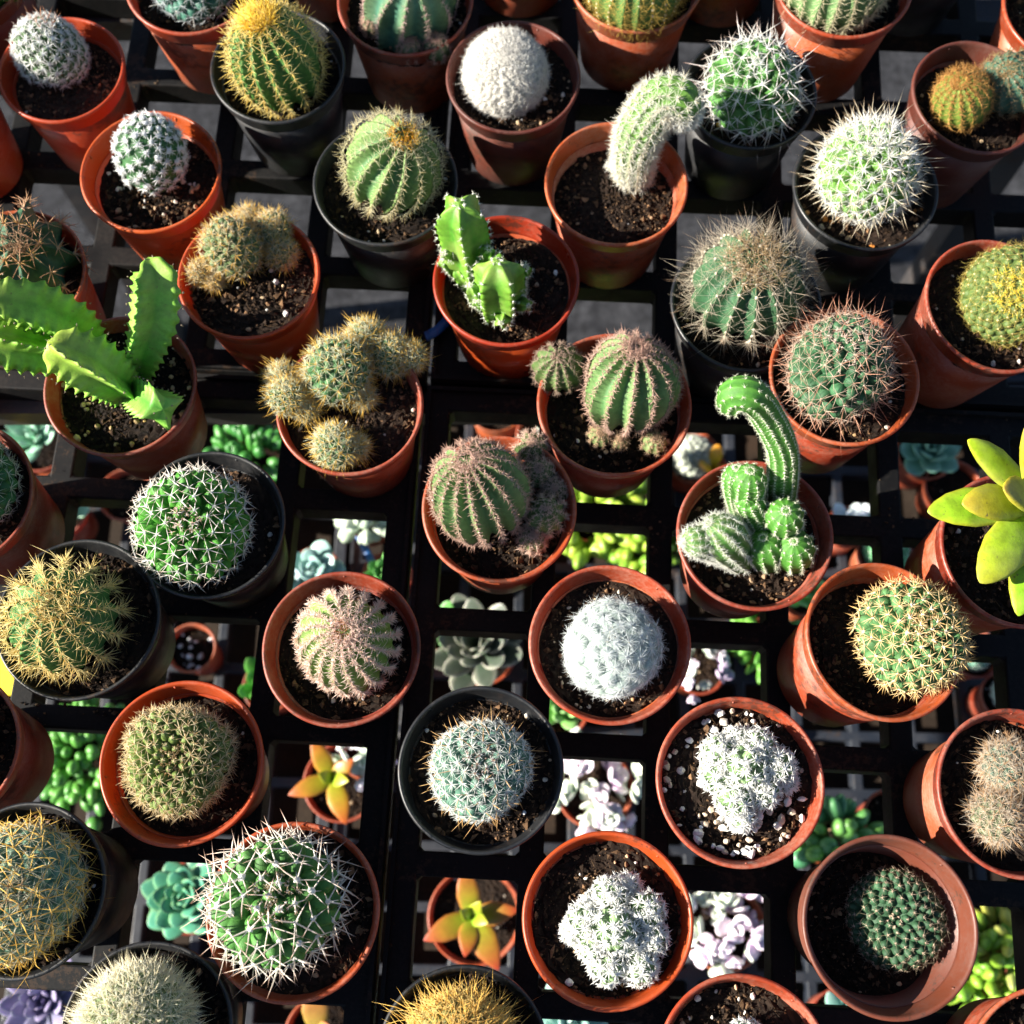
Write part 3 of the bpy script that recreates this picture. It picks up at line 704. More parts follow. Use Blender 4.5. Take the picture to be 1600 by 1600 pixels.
column(q, [(735, 442, -.004), (733, 402, .02), (722, 345, .05), (717, 318, .066)], [26, 40, 42, 34], spin=2.2, **FC)
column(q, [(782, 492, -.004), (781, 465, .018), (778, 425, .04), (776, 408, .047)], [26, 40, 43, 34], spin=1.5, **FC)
FS = dict(FC); FS.update(spacing=.003, wool=.45)
for x0, y0, x1, y1, z, r in ((715, 425, 692, 404, .022, 15), (735, 450, 712, 418, .016, 14), (800, 470, 826, 478, .02, 14), (790, 485, 783, 505, .018, 16), (770, 470, 742, 470, .018, 16),
                             (800, 450, 822, 416, .03, 16), (760, 480, 735, 446, .026, 16), (810, 470, 808, 440, .028, 14), (745, 430, 764, 388, .04, 15), (725, 400, 694, 396, .034, 12)):
    column(q, [(x0, y0, .002), ((x0 + x1) / 2, (y0 + y1) / 2, z * .6), (x1, y1, z)], [r * .7, r, r * .8], name='branch', **FS)
q = pot_at('potted_cactus', 'dark green ribbed cactus with pale dots and long wispy spines in black pot', CA, 1166, 472, 118, 'black', gravel=16, gcol=[[.6, .35, .15], [.5, .42, .3]])
ball(q, 1166, 448, 88, (1180, 402), lift=.68, hs=.95, mode='rib', n=14, ribd=.15, crest=1.0, spacing=.2, col=(.045, .115, .05), col2=(.022, .075, .032), wool=.85, woolc=(.8, .72, .58),
     sets=[dict(n=12, pol=62, pj=18, L=10.5, w=.085, col=(.66, .58, .46), Lj=.4, bj=.2), dict(n=2, pol=30, pj=18, L=13, w=.1, col=(.6, .5, .38), tip=(.4, .24, .14), Lj=.35)],
     top=[dict(n=12, pol=45, L=9, w=.11, col=(.5, .36, .2))], toplat=62, crown=(80, .2, 8, (.5, .36, .2)))
q = pot_at('potted_cactus', 'green dotted globe cactus with golden woolly crown in orange pot at the right edge', CA, 1558, 476, 115, gravel=46, gsize=1.2, gcol=[[.7, .66, .6], [.5, .4, .3]], H=.082, tilt=(6, 0))
ball(q, 1580, 462, 75, (1590, 452), lift=.6, hs=.9, mode='tub', N=230, tubh=.08, tubw=.5, col=(.08, .125, .03), wool=.5, woolc=(.82, .72, .4),
     sets=[dict(n=12, pol=74, pj=12, L=4.8, w=.075, col=(.58, .46, .12), Lj=.4, bj=.2)], top=[dict(n=14, pol=42, pj=20, L=3, w=.16, col=(.9, .74, .1))], toplat=68, shrink=1, crown=(110, .22, 3, (.92, .76, .1)))

# --- row 3
q = pot_at('potted_succulent', 'bright green angular succulent with toothed stems sprawling out of its terracotta pot, left', 'potted succulent', 187, 601, 119, 'terra_dark', gravel=42, gsize=1.7, gcol=[[.5, .33, .12], [.35, .25, .12], [.55, .4, .2]])
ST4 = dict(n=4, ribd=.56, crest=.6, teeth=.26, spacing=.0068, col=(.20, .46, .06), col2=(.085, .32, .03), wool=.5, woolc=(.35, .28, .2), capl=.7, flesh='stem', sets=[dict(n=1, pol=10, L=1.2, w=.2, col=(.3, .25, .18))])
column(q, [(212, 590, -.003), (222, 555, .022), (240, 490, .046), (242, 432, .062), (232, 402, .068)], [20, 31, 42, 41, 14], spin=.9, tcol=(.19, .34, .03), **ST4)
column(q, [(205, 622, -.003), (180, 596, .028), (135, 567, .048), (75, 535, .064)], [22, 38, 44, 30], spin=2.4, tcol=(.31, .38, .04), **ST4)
column(q, [(150, 545, .002), (110, 508, .03), (50, 478, .05), (-30, 462, .065)], [22, 40, 45, 34], spin=2.0, tcol=(.26, .36, .035), **ST4)
column(q, [(150, 560, .002), (85, 548, .02), (20, 535, .034), (-45, 520, .045)], [24, 36, 40, 30], spin=2.9, tcol=(.26, .36, .035), **ST4)
column(q, [(205, 610, -.003), (230, 625, .022), (255, 640, .04)], [18, 32, 36], spin=.3, **dict(ST4, capl=.25, ribd=.45))
q = pot_at('potted_cactus', 'green clump of golden fringed mammillaria balls spilling over a terracotta pot', CA, 546, 634, 116, 'terra_dark', gravel=12, depth=.012)
FUG = [dict(n=14, pol=66, pj=14, L=5.4, w=.13, col=(.78, .78, .58), Lj=.25), dict(n=5, pol=35, pj=18, L=6.6, w=.17, col=(.82, .58, .14), tip=(.62, .36, .06), Lj=.3)]
for x, y, r, ap in ((530, 580, 50, (528, 550)), (608, 556, 32, (625, 540)), (450, 620, 27, (445, 605)), (524, 698, 33, (520, 680)), (572, 528, 26, None), (642, 558, 20, None), (560, 548, 24, None),
                    (488, 600, 20, None), (478, 640, 16, None), (568, 622, 14, None), (556, 700, 16, None), (440, 590, 20, None)):
    ball(q, x, y, r, ap, lift=.9 if r > 30 else 1.4, hs=1.05, mode='tub', N=int(30 + r * 1.25), tubh=.18, col=(0.054, 0.135, 0.050), wool=.4, woolc=(.75, .7, .5), sets=FUG, name='stem')
PSET = [dict(n=13, pol=64, pj=16, L=3.3, w=.16, col=(.68, .49, .40), tip=(.45, .26, .2), Lj=.3), dict(n=2, pol=25, pj=14, L=4, w=.17, col=(.62, .42, .33), tip=(.4, .2, .15), Lj=.3)]
q = pot_at('potted_cactus', 'striped green cactus with a small round twin at its upper left, in terracotta pot', CA, 960, 630, 122, gravel=10, depth=.016)
ball(q, 985, 600, 76, (995, 545), lift=.9, hs=1.12, mode='rib', n=14, ribd=.19, crest=1.0, spacing=.11, col=(.15, .25, .085), col2=(.065, .155, .05), wool=.65, woolc=(.66, .5, .42), sets=PSET, top=PSET, toplat=70, shrink=1)
ball(q, 874, 577, 40, (872, 556), lift=1.1, mode='rib', n=12, ribd=.2, spacing=.2, col=(0.088, 0.144, 0.043), wool=.45, woolc=(.5, .38, .3), sets=[dict(n=9, pol=64, pj=16, L=3, w=.13, col=(.5, .36, .28), Lj=.3)], name='offset')
for x, y, r in ((936, 682, 18), (1022, 692, 20), (968, 690, 13)):
    ball(q, x, y, r, mode='rib', n=9, ribd=.12, spacing=.35, col=(.16, .22, .08), sets=[dict(n=10, pol=60, pj=18, L=2.7, w=.14, col=(.6, .42, .28))], name='offset')
q = pot_at('potted_cactus', 'green cactus covered in long thin reddish brown spines in large terracotta pot, right of centre', CA, 1320, 586, 118, 'terra', gravel=46, gsize=1.2, gcol=[[.65, .6, .5], [.4, .25, .12]], H=.082, depth=.012)
ball(q, 1312, 574, 82, (1318, 528), lift=.78, hs=.95, mode='tub', N=130, tubh=.2, tubw=.54, col=(.035, .105, .045), wool=.5, woolc=(.74, .62, .5),
     sets=[dict(n=8, pol=70, pj=12, L=8, w=.13, col=(.78, .64, .52), tip=(.6, .36, .26), Lj=.25), dict(n=2, pol=36, pj=18, L=14, w=.19, col=(.66, .38, .26), tip=(.48, .18, .11), Lj=.3)],
     top=[dict(n=5, pol=20, L=3.4, w=.3, col=(.8, .66, .58))], toplat=74, crown=(60, .24, 2.4, (.86, .74, .66)))
q = pot_at('potted_cactus', 'dark cactus with white spines in terracotta pot cut by the left edge, halfway down', CA, -70, 772, 122, 'terra_dark', gravel=6, H=.082)
ball(q, -64, 752, 82, None, lift=.7, mode='tub', N=140, col=DGREEN, sets=[dict(n=9, pol=68, L=6, w=.15, col=(.7, .66, .6))])
q = pot_at('potted_cactus', 'vivid green round cactus netted with white star spines in black pot, left of centre', CA, 324, 818, 122, 'black', gravel=10, depth=.014)
ball(q, 302, 820, 86, (285, 815), lift=.7, hs=.92, mode='tub', N=125, tubh=.30, tubw=.53, cone=.5, col=(0.054, 0.216, 0.022), wool=.8, woolc=(.86, .86, .8),
     sets=[dict(n=6, pol=64, pj=9, L=7.4, w=.28, col=(.92, .91, .86), tip=(.66, .48, .38), Lj=.2), dict(n=1, pol=15, L=4.5, w=.2, col=WHITE, p=.6)], top=[dict(n=6, pol=40, L=3, w=.25, col=(.75, .55, .42))], toplat=78, crown=(40, .12, 2.0, (.74, .54, .42)))
q = pot_at('potted_cactus', 'oval striped green cactus leaning left with brown offsets on its right, in terracotta pot', CA, 780, 793, 122, gravel=5, depth=.018)
ball(q, 748, 772, 77, (730, 725), lift=.95, hs=1.16, mode='rib', n=15, ribd=.19, crest=1.0, spacing=.105, col=(.15, .25, .085), col2=(.065, .155, .05), wool=.65, woolc=(.7, .56, .48), sets=PSET, shrink=1)
for x, y, r in ((852, 806, 34), (830, 700, 26), (866, 768, 22), (832, 842, 22), (842, 740, 26)):
    ball(q, x, y, r, lift=1.25, mode='rib', n=10, ribd=.16, spacing=.22, col=(0.088, 0.144, 0.043), wool=.4, woolc=(.7, .52, .44), sets=[dict(n=10, pol=60, pj=18, L=3.1, w=.14, col=(.74, .54, .44), Lj=.3)], name='offset')
q = pot_at('potted_cactus', 'peanut cactus with a tall hooked stem and stubby fuzzy branches in terracotta pot', CA, 1180, 834, 123, 'terra_dark', gravel=24, gsize=1.2, depth=.016)
PN = dict(n=11, ribd=.07, spacing=.0024, col=(0.071, 0.216, 0.025), col2=(0.048, 0.162, 0.022), wool=.5, woolc=(.82, .84, .64), sets=[dict(n=7, pol=62, pj=20, L=2.1, w=.09, col=(.8, .8, .66), Lj=.3)])
PNW = dict(PN, spacing=.0022, col=(0.192, 0.252, 0.101), sets=[dict(n=12, pol=60, pj=18, L=3.2, w=.11, col=(.82, .82, .76), Lj=.3)])
column(q, [(1218, 800, .0), (1222, 750, .03), (1222, 700, .055), (1196, 645, .078), (1172, 618, .092), (1148, 618, .09), (1142, 642, .078)], [23, 26, 24, 25, 27, 27, 20], name='stem', **PN)
column(q, [(1160, 800, .0), (1168, 770, .03), (1172, 735, .05)], [21, 26, 29], **PN)
column(q, [(1160, 800, .005), (1152, 765, .03), (1150, 730, .045)], [20, 22, 22], **PN)
column(q, [(1215, 830, .0), (1224, 812, .024), (1228, 798, .04)], [25, 31, 31], **PN)
column(q, [(1200, 838, .004), (1172, 786, .03), (1166, 776, .038)], [20, 23, 22], **PN)
column(q, [(1200, 870, .0), (1196, 855, .014), (1192, 840, .024)], [30, 33, 31], **PN)
column(q, [(1240, 870, .0), (1240, 858, .015), (1240, 846, .026)], [30, 34, 30], **PN)
column(q, [(1160, 872, .002), (1130, 842, .022), (1106, 818, .034)], [28, 38, 28], **PNW)
column(q, [(1130, 860, .01), (1092, 846, .026), (1068, 848, .03)], [24, 26, 20], **PNW)
q = pot_at('potted_succulent', 'large yellow green succulent with smooth pointed paddle leaves in terracotta pot at the right edge', 'potted succulent', 1592, 858, 126, gravel=8, tilt=(5, 0), H=.08)
c0 = at(1615, 790, q.zs + .030)
for tx, ty, z, wd, e0, e1, cc, tt in ((1508, 690, .062, 52, .5, .15, (.30, .40, .012), (.36, .40, .012)), (1598, 664, .075, 54, .9, .4, (.44, .38, .015), (.50, .27, .03)),
                                     (1500, 790, .056, 64, .3, -.1, (.38, .38, .015), (.50, .27, .03)), (1448, 802, .045, 66, .35, .0, (.20, .36, .012), (.32, .38, .015)),
                                     (1528, 912, .052, 74, .2, -.2, (.28, .40, .015), (.46, .36, .02)), (1588, 962, .04, 60, .1, -.3, (.20, .38, .012), (.28, .4, .015)),
                                     (1562, 768, .074, 62, .6, .3, (.42, .38, .02), (.50, .26, .04)), (1660, 900, .05, 70, .2, -.2, (.28, .38, .015), (.44, .32, .02)), (1690, 740, .06, 60, .5, .1, (.28, .38, .015), (.44, .32, .02))):
    tp = at(tx, ty, q.zs + z); v = tp - c0; Lh = math.hypot(v[0], v[1]); g = G()
    chord = math.atan2(v[2], Lh)
    B_ = basis((0, 0, 1)); az = math.atan2(np.dot(v, B_[:, 1]), np.dot(v, B_[:, 0]))
    leaf_geo(g, c0, az, np.linalg.norm(v) * 1.03, wd * mpp(tp), .011, chord + .25, chord - .25, tuple(v_ * f_ for v_, f_ in zip(cc, (.74, .98, 1))), tuple(v_ * f_ for v_, f_ in zip(tt, (.8, 1, 1))), tk=2.8, edge=(.34, .30, .015), wp=[.42, .52, .74, .95, 1, .78, .46, .22, .04])
    g.build('leaf', M['stem'], q.root, q.o)

# --- row 4
q = pot_at('potted_cactus', 'green ribbed cactus with tangled straw yellow spines in black pot near the left edge', CA, 121, 966, 129, 'black', gravel=10, gcol=[[.5, .38, .22], [.3, .22, .12]])
ball(q, 100, 968, 84, (80, 945), lift=.7, hs=.95, mode='rib', n=13, ribd=.13, twist=.4, crest=1, cren=.03, spacing=.17, lat0=-62, col=(0.060, 0.171, 0.043), col2=(0.037, 0.126, 0.036), wool=.7, woolc=(.85, .74, .42),
     sets=[dict(n=9, pol=62, pj=16, L=7.6, w=.2, col=(.88, .74, .36), Lj=.3, bj=.14), dict(n=2, pol=25, pj=15, L=8.5, w=.21, col=(.88, .68, .26), Lj=.3)], top=[dict(n=4, pol=40, L=6, w=.16, col=(.72, .50, .14))], shrink=1)
q = pot_at('potted_cactus', 'pale green cactus with pinkish white ridges spiralling from its crown in terracotta pot', CA, 533, 1012, 125, 'terra_dark', gravel=6, depth=.017)
ball(q, 545, 1004, 78, (536, 988), lift=.72, hs=.98, mode='rib', n=17, ribd=.14, twist=.7, crest=1.0, lat0=-62, spacing=.095, col=(.20, .30, .09), col2=(0.123, 0.234, 0.036), wool=.8, woolc=(.76, .62, .54),
     sets=[dict(n=12, pol=64, pj=16, L=3.7, w=.19, col=(.86, .69, .60), Lj=.3), dict(n=2, pol=30, L=4, w=.18, col=(.78, .52, .40))], top=[dict(n=6, pol=30, L=3, w=.15, col=(.6, .28, .1))], toplat=80, shrink=1, crown=(40, .1, 2.5, (.6, .26, .08)))
q = pot_at('potted_cactus', 'bluish white feathery ball cactus in terracotta pot with wet looking rim, centre right', CA, 953, 1005, 127, gravel=44, gsize=1.1, gcol=[[.5, .4, .28], [.35, .2, .1], [.6, .55, .45]], depth=.014)
ball(q, 955, 1014, 73, (960, 990), lift=.62, hs=.98, mode='tub', N=78, tubh=.10, tubw=.5, col=(.30, .37, .33), wool=.45, woolc=(.8, .74, .5),
     sets=[dict(n=50, pol=80, pj=6, aj=.06, L=7.0, w=.10, col=(.87, .91, .91), Lj=.2, bj=.1, cj=.06, bend=-.3), dict(n=20, pol=62, pj=8, aj=.1, L=5.0, w=.09, col=(.88, .92, .92), Lj=.25, bj=.12)], shrink=.9)
q = pot_at('potted_cactus', 'round cactus with golden star spines and white woolly dots in tipped terracotta pot, right', CA, 1383, 1000, 127, gravel=2, depth=.019, tilt=(7, 3), H=.082)
ball(q, 1424, 996, 82, (1450, 972), lift=.75, hs=.92, mode='tub', N=135, tubh=.2, tubw=.54, col=(0.066, 0.162, 0.054), wool=.9, woolc=(.9, .86, .72),
     sets=[dict(n=10, pol=66, pj=11, L=6.0, w=.23, col=(.90, .75, .44), tip=(.75, .48, .18), Lj=.2), dict(n=2, pol=25, pj=12, L=6.5, w=.24, col=(.88, .66, .3), tip=(.68, .38, .12))], top=[dict(n=4, pol=30, L=2.2, w=.5, col=(.85, .82, .72))], toplat=58, shrink=1, crown=(50, .16, 2.4, (.8, .58, .26)))

# --- row 5
q = pot_at('potted_cactus', 'green beady mammillaria with short tan spines and sunken crown in terracotta pot, lower left', CA, 283, 1191, 129, 'terra_red', gravel=4, depth=.017)
ball(q, 281, 1185, 82, (265, 1180), lift=.7, hs=.9, mode='tub', N=215, tubh=.22, tubw=.54, cone=.45, col=(0.123, 0.180, 0.040), wool=.55, woolc=(.75, .66, .42), dim=.12,
     sets=[dict(n=8, pol=60, pj=12, L=5.8, w=.17, col=(.84, .74, .5), tip=(.66, .46, .24), Lj=.25), dict(n=2, pol=22, L=4.5, w=.15, col=(.66, .45, .2))], shrink=.35, crown=(40, .14, 2.2, (.6, .4, .2)))
q = pot_at('potted_cactus', 'grey blue mammillaria with white lattice spines and orange hooks in black pot, centre', CA, 751, 1201, 130, 'black', gravel=26, gsize=1.3, gcol=[[.6, .5, .38], [.45, .3, .18], [.72, .7, .65]])
ball(q, 750, 1202, 77, (752, 1192), lift=.72, hs=.9, mode='tub', N=150, tubh=.16, tubw=.56, col=(.075, .17, .12), wool=.42, woolc=(.8, .6, .45), dim=.1,
     sets=[dict(n=16, pol=72, pj=9, L=5.0, w=.15, col=(.88, .9, .86), Lj=.2), dict(n=1, pol=30, pj=14, L=7.5, w=.21, col=(.72, .46, .2), Lj=.3)], top=[dict(n=5, pol=35, L=3, w=.2, col=(.45, .32, .28))], toplat=70, shrink=.7, crown=(50, .16, 2.4, (.42, .3, .27)))
THS = [dict(n=21, pol=73, pj=8, L=4.5, w=.36, col=(.93, .93, .90), Lj=.18, cj=.03), dict(n=4, pol=35, L=2.2, w=.22, col=(.93, .92, .86), p=.7)]
def thimble(q, pts, seed_col=(.17, .27, .12)):
    for x, y, r in pts:
        ball(q, x, y, r, None, lift=.95, hs=1.15, mode='tub', N=int(10 + r * .55), tubh=.3, tubw=.48, col=seed_col, wool=.85, woolc=(.93, .93, .9), sets=THS, name='stem', shrink=.85)
q = pot_at('potted_cactus', 'clump of snow white thimble cactus on soil strewn with white pebbles in terracotta pot', CA, 1157, 1220, 132, gravel=95, gsize=2.1, gcol=[[.74, .72, .68], [.66, .6, .52], [.5, .4, .3]], depth=.011)
thimble(q, [(1162, 1200, 36), (1122, 1178, 27), (1182, 1168, 28), (1212, 1196, 28), (1122, 1212, 26), (1148, 1250, 28), (1190, 1236, 26), (1150, 1160, 22), (1158, 1278, 20), (1228, 1222, 15)])
q = pot_at('potted_cactus', 'two grey brown hairy cacti close together in terracotta pot at the right edge', CA, 1594, 1238, 132, 'terra_dark', gravel=6, H=.08, tilt=(3, 0))
HB = [dict(n=16, pol=66, pj=16, L=6, w=.12, col=(.68, .58, .46), Lj=.3, bj=.25), dict(n=4, pol=35, L=7, w=.14, col=(.6, .38, .2), bj=.25)]
ball(q, 1572, 1198, 38, None, lift=.8, mode='tub', N=85, tubh=.16, col=(.08, .14, .10), wool=.4, woolc=(.6, .52, .42), sets=HB, name='stem')
ball(q, 1556, 1276, 38, None, lift=.8, mode='tub', N=80, tubh=.16, col=(0.100, 0.126, 0.065), wool=.4, woolc=(.62, .52, .4), sets=HB, name='stem')
ball(q, 1640, 1246, 38, None, lift=.8, mode='tub', N=80, tubh=.16, col=(0.100, 0.126, 0.065), wool=.4, woolc=(.62, .52, .4), sets=HB, name='stem')
q = pot_at('potted_cactus', 'dark terracotta pot showing only its shaded side at left edge, below straw yellow cactus', CA, -96, 1168, 126, 'terra_dark', gravel=5, H=.08)
ball(q, -100, 1160, 80, None, mode='rib', n=13, spacing=.2, col=GREEN, sets=[dict(n=7, pol=65, L=5, w=.15, col=CREAM)])

# --- row 6
q = pot_at('potted_cactus', 'bluish cactus wrapped in long curved golden spines in black pot, lower left edge', CA, 34, 1390, 133, 'black', gravel=26, gsize=1.6, gcol=[[.55, .36, .22], [.7, .7, .7], [.4, .25, .15]], tilt=(-4, 0))
ball(q, 24, 1394, 101, (15, 1392), lift=.66, hs=.9, mode='tub', N=170, tubh=.14, tubw=.55, col=(.11, .22, .15), wool=.5, woolc=(.74, .6, .4),
     sets=[dict(n=15, pol=74, pj=10, L=6.5, w=.13, col=(.88, .84, .66), Lj=.25), dict(n=4, pol=50, pj=16, L=13.5, w=.24, col=(.92, .64, .16), Lj=.3, bend=-.35, bj=.2)], top=[dict(n=5, pol=35, L=5, w=.2, col=(.68, .5, .3))], toplat=75, shrink=.9)
q = pot_at('potted_cactus', 'big green knobbly cactus with thick white claw spines overflowing its terracotta pot, bottom left', CA, 457, 1424, 137, gravel=26, gsize=1.6, gcol=[[.4, .25, .14], [.6, .55, .45]], depth=.010)
ball(q, 430, 1408, 99, (428, 1402), lift=.72, hs=.85, mode='tub', N=88, tubh=.30, tubw=.55, cone=.45, gpow=1.15, col=(0.060, 0.180, 0.036), wool=1.5, woolc=(.92, .90, .82), dim=.05,
     sets=[dict(n=4, pol=62, pj=12, L=13.5, w=.43, col=(.92, .88, .80), tip=(.62, .36, .24), Lj=.28), dict(n=2, pol=45, pj=20, L=7, w=.32, col=(.92, .88, .8))], top=[dict(n=7, pol=40, L=3, w=.3, col=(.66, .52, .34))], toplat=80, shrink=.6, crown=(70, .17, 2.2, (.66, .52, .34)))
q = pot_at('potted_cactus', 'star shaped clump of white thimble cactus in orange pot of dark soil, bottom centre', CA, 950, 1437, 134, 'terra_red', gravel=24, gsize=1.5, gcol=[[.7, .66, .6], [.45, .3, .18]])
thimble(q, [(960, 1452, 38), (915, 1440, 28), (955, 1400, 28), (1008, 1425, 30), (1015, 1465, 26), (1000, 1510, 26), (950, 1510, 27), (930, 1478, 26), (985, 1475, 26), (980, 1385, 18), (925, 1415, 18), (895, 1455, 16)])
q = pot_at('potted_cactus', 'dark green beaded cactus sunk deep inside a scuffed brownish terracotta pot, lower right', CA, 1392, 1447, 138, 'terra_old', gravel=12, gcol=[[.5, .32, .18], [.4, .25, .12]], depth=.034, tilt=(1, -1), H=.082)
ball(q, 1398, 1433, 76, (1402, 1438), lift=.6, hs=.7, mode='tub', N=190, tubh=.2, tubw=.5, cone=.2, col=(0.029, 0.077, 0.036), wool=.45, woolc=(.7, .5, .36), dim=.12,
     sets=[dict(n=5, pol=60, pj=12, L=1.8, w=.11, col=(.7, .58, .45)), dict(n=5, pol=72, pj=12, L=4.5, w=.06, col=(.4, .32, .22), bj=.2)], shrink=.6)

# --- bottom edge
q = pot_at('potted_cactus', 'dome cactus bristling with dense creamy needles in black pot, bottom left edge', CA, 228, 1615, 137, 'black', gravel=24, gsize=1.5, gcol=[[.6, .55, .48], [.42, .28, .16]])
ball(q, 214, 1608, 86, (205, 1575), lift=.8, hs=1.05, mode='tub', N=300, tubh=.08, tubw=.45, col=(.20, .26, .12), wool=.35, woolc=CREAM,
     sets=[dict(n=11, pol=58, pj=18, L=6.6, w=.16, col=(.9, .87, .72), Lj=.3), dict(n=4, pol=22, pj=14, L=8.5, w=.18, col=(.9, .83, .6), Lj=.3)], shrink=1)
q = pot_at('potted_cactus', 'golden brown shaggy cactus in black pot cut by the bottom edge', CA, 724, 1652, 136, 'black', gravel=10)
ball(q, 722, 1652, 86, (720, 1612), lift=.75, hs=1.0, mode='tub', N=230, tubh=.08, tubw=.45, col=(.20, .20, .06), wool=.4, woolc=(.74, .56, .24),
     sets=[dict(n=11, pol=60, pj=18, L=7.5, w=.18, col=(.88, .66, .24), Lj=.3, bj=.15), dict(n=3, pol=30, pj=16, L=12, w=.21, col=(.9, .6, .15), Lj=.35, bj=.15)], shrink=1)
q = pot_at('potted_cactus', 'white thimble cactus in orange pot cut by the bottom edge', CA, 1163, 1668, 137, gravel=40, gsize=1.4, gcol=[[.6, .55, .5], [.45, .3, .18]])
thimble(q, [(1165, 1632, 34), (1130, 1665, 32), (1200, 1665, 34), (1165, 1690, 36)])
q = pot_at('potted_cactus', 'orange rimmed pot cut by the bottom right corner', CA, 1652, 1690, 138, gravel=14)
ball(q, 1660, 1700, 80, None, mode='tub', N=130, col=GREEN, sets=[dict(n=8, pol=68, L=5, w=.15, col=WHITE)])

# ------------------------------------------------------------------ lower shelf: succulents seen through the trays
SU = 'potted succulent'
def low(label, px, py, a, kind='terra', H=.055, name='potted_succulent', cat=SU, z0=None, **k):
    k.setdefault('gravel', 6); k.setdefault('crumbs', 60); k.setdefault('depth', .010)
    return pot_at(name, label, cat, px, py, a, kind, H=H, z0=ZL if z0 is None else z0, group=LOG, **k)

ORA = dict(col=(.42, .46, .03), tip=(.62, .16, .05))
q = low('orange and yellow star succulent in small terracotta pot, left of star shaped thimble clump', 742, 1432, 74, H=.06)
c = at(738, 1432, q.zs + .028)
for k, (ang, L, wd, e) in enumerate(((100, .036, 20, .25), (205, .037, 21, .1), (-62, .04, 24, .12), (8, .034, 20, .25), (-100, .028, 18, .3), (60, .02, 13, .9), (-20, .02, 13, .9), (150, .018, 12, 1.0))):
    g = G(); leaf_geo(g, c + np.array([0, 0, .004 * (k > 4)]), R(ang - 90) if False else R(ang), L * 1.2, wd * .00098, .0045, e + .3, e - .35,
                      (.17, .28, .012) if k < 5 else (.10, .27, .012), (.36, .032, .018) if k < 5 else (.40, .36, .02), tk=1.15, wp=[.5, .64, .87, 1, .84, .5, .24, .07, .01], edge=(.34, .06, .02) if k < 5 else None); g.build('leaf', M['leaf'], q.root, q.o)
q = low('orange and yellow succulent in terracotta pot, right of the green beady cactus', 535, 1222, 62, H=.055)
c = at(520, 1218, q.zs + .03)
for k, (ang, L, wd, e) in enumerate(((118, .034, 16, .3), (200, .033, 17, .1), (-70, .034, 18, .1), (40, .024, 15, .5), (-10, .02, 12, .8), (160, .016, 11, .9))):
    g = G(); leaf_geo(g, c, R(ang), L * 1.2, wd * .00105, .0045, e + .3, e - .35, (.24, .28, .012) if k < 4 else (.14, .28, .012), (.40, .06, .015) if k < 4 else (.5, .42, .03), tk=1.35, wp=[.5, .64, .87, 1, .84, .5, .24, .07, .01], edge=(.38, .09, .02) if k < 4 else None); g.build('leaf', M['leaf'], q.root, q.o)
q = low('orange tipped succulent in terracotta pot cut by the bottom edge, below the white clawed cactus', 508, 1622, 66, H=.055)
c = at(497, 1612, q.zs + .03)
for k, (ang, L, wd, e) in enumerate(((95, .036, 17, .3), (215, .034, 18, .15), (-30, .034, 18, .1), (10, .02, 13, .8))):
    g = G(); leaf_geo(g, c, R(ang), L * 1.22, wd * .0013, .0055, e + .3, e - .35, (.24, .20, .03), (.40, .07, .035), tk=1.2, wp=[.5, .64, .87, 1, .84, .5, .24, .07, .01]); g.build('leaf', M['leaf'], q.root, q.o)

def pinkies(label, px, py, rp, pa, n=60, kind='terra', flat=.6, ca=(.88, .76, .83), cb=(.58, .68, .54), L=.015, W=.0145, off=.02, **k):
    q = low(label, px, py, pa, kind, **k)
    c = at(px, py, q.zs + off); r = rp * mpp(c)
    pal = [(ca, tuple(min(.92, v * 1.08) for v in ca)), ((.66, .50, .66), (.85, .74, .84)), (cb, (.74, .76, .66)), ((.34, .46, .32), (.62, .58, .60)), ((.30, .24, .36), (.52, .42, .56))]
    g = G()
    for rad, m, w0 in ((1.0, n // 4, (.34, .24, .22, .14, .06)), (.62, n // 7, (.15, .15, .3, .25, .15))):
        P, D = dome_pts(c, r * rad, m, flat)
        for p, d in zip(P, D):
            k = rng.choice(5, p=w0); sc = .75 + .5 * rng.random()
            rosette(q, p, int(rng.integers(5, 10)), L * .95 * sc, W * .9 * sc, .0045 * sc, 72, 18, 18, pal[k][0], pal[k][1], .4, d + rng.normal(0, .25, 3), g=g, wp=[.4, .55, .8, 1, 1, .85, .6, .3, .05], az0=rng.random() * 6)
    g.build('leaves', M['leaf'], q.root, q.o)
    return q
pinkies('pale pink and white plump leaved succulent left of the pebble strewn thimble pot', 930, 1232, 74, 62, n=80)
pinkies('pale pink and white plump leaved succulent between thimble clump and scuffed brown pot', 1132, 1450, 62, 66, n=64)
pinkies('white and green leaved succulent beside the orange one, right of green beady cactus', 572, 1178, 34, 40, n=34, ca=(.82, .8, .86), cb=(.45, .6, .45))
pinkies('pinkish white trailing succulent beside the bluish white feathery ball pot', 1092, 1040, 44, 46, n=40, ca=(.72, .64, .76), cb=(.42, .5, .42), L=.010, W=.009)
def sedum(label, px, py, rp, pa, kind='terra', n=110, ca=(.11, .31, .05), cb=(.06, .21, .035), L=.011, W=.0075, off=.02, flat=.6):
    L, W, n = L * 1.3, W * 1.3, int(n * 1.25)
    q = low(label, px, py, pa, kind); c = at(px, py, q.zs + off); r = rp * mpp(c)
    P, D = dome_pts(c, r, n, flat); beads(q, P, D + rng.normal(0, .25, D.shape), np.full(n, L), np.full(n, W), ca, cb)
sedum('bright green beady sedum in a purple pot, left of the lower left beady cactus', 138, 1180, 62, 58, 'purple')
sedum('deep green beady sedum just above the netted cactus in black pot', 398, 716, 48, 44, n=90, ca=(.06, .24, .035), cb=(.03, .15, .03))
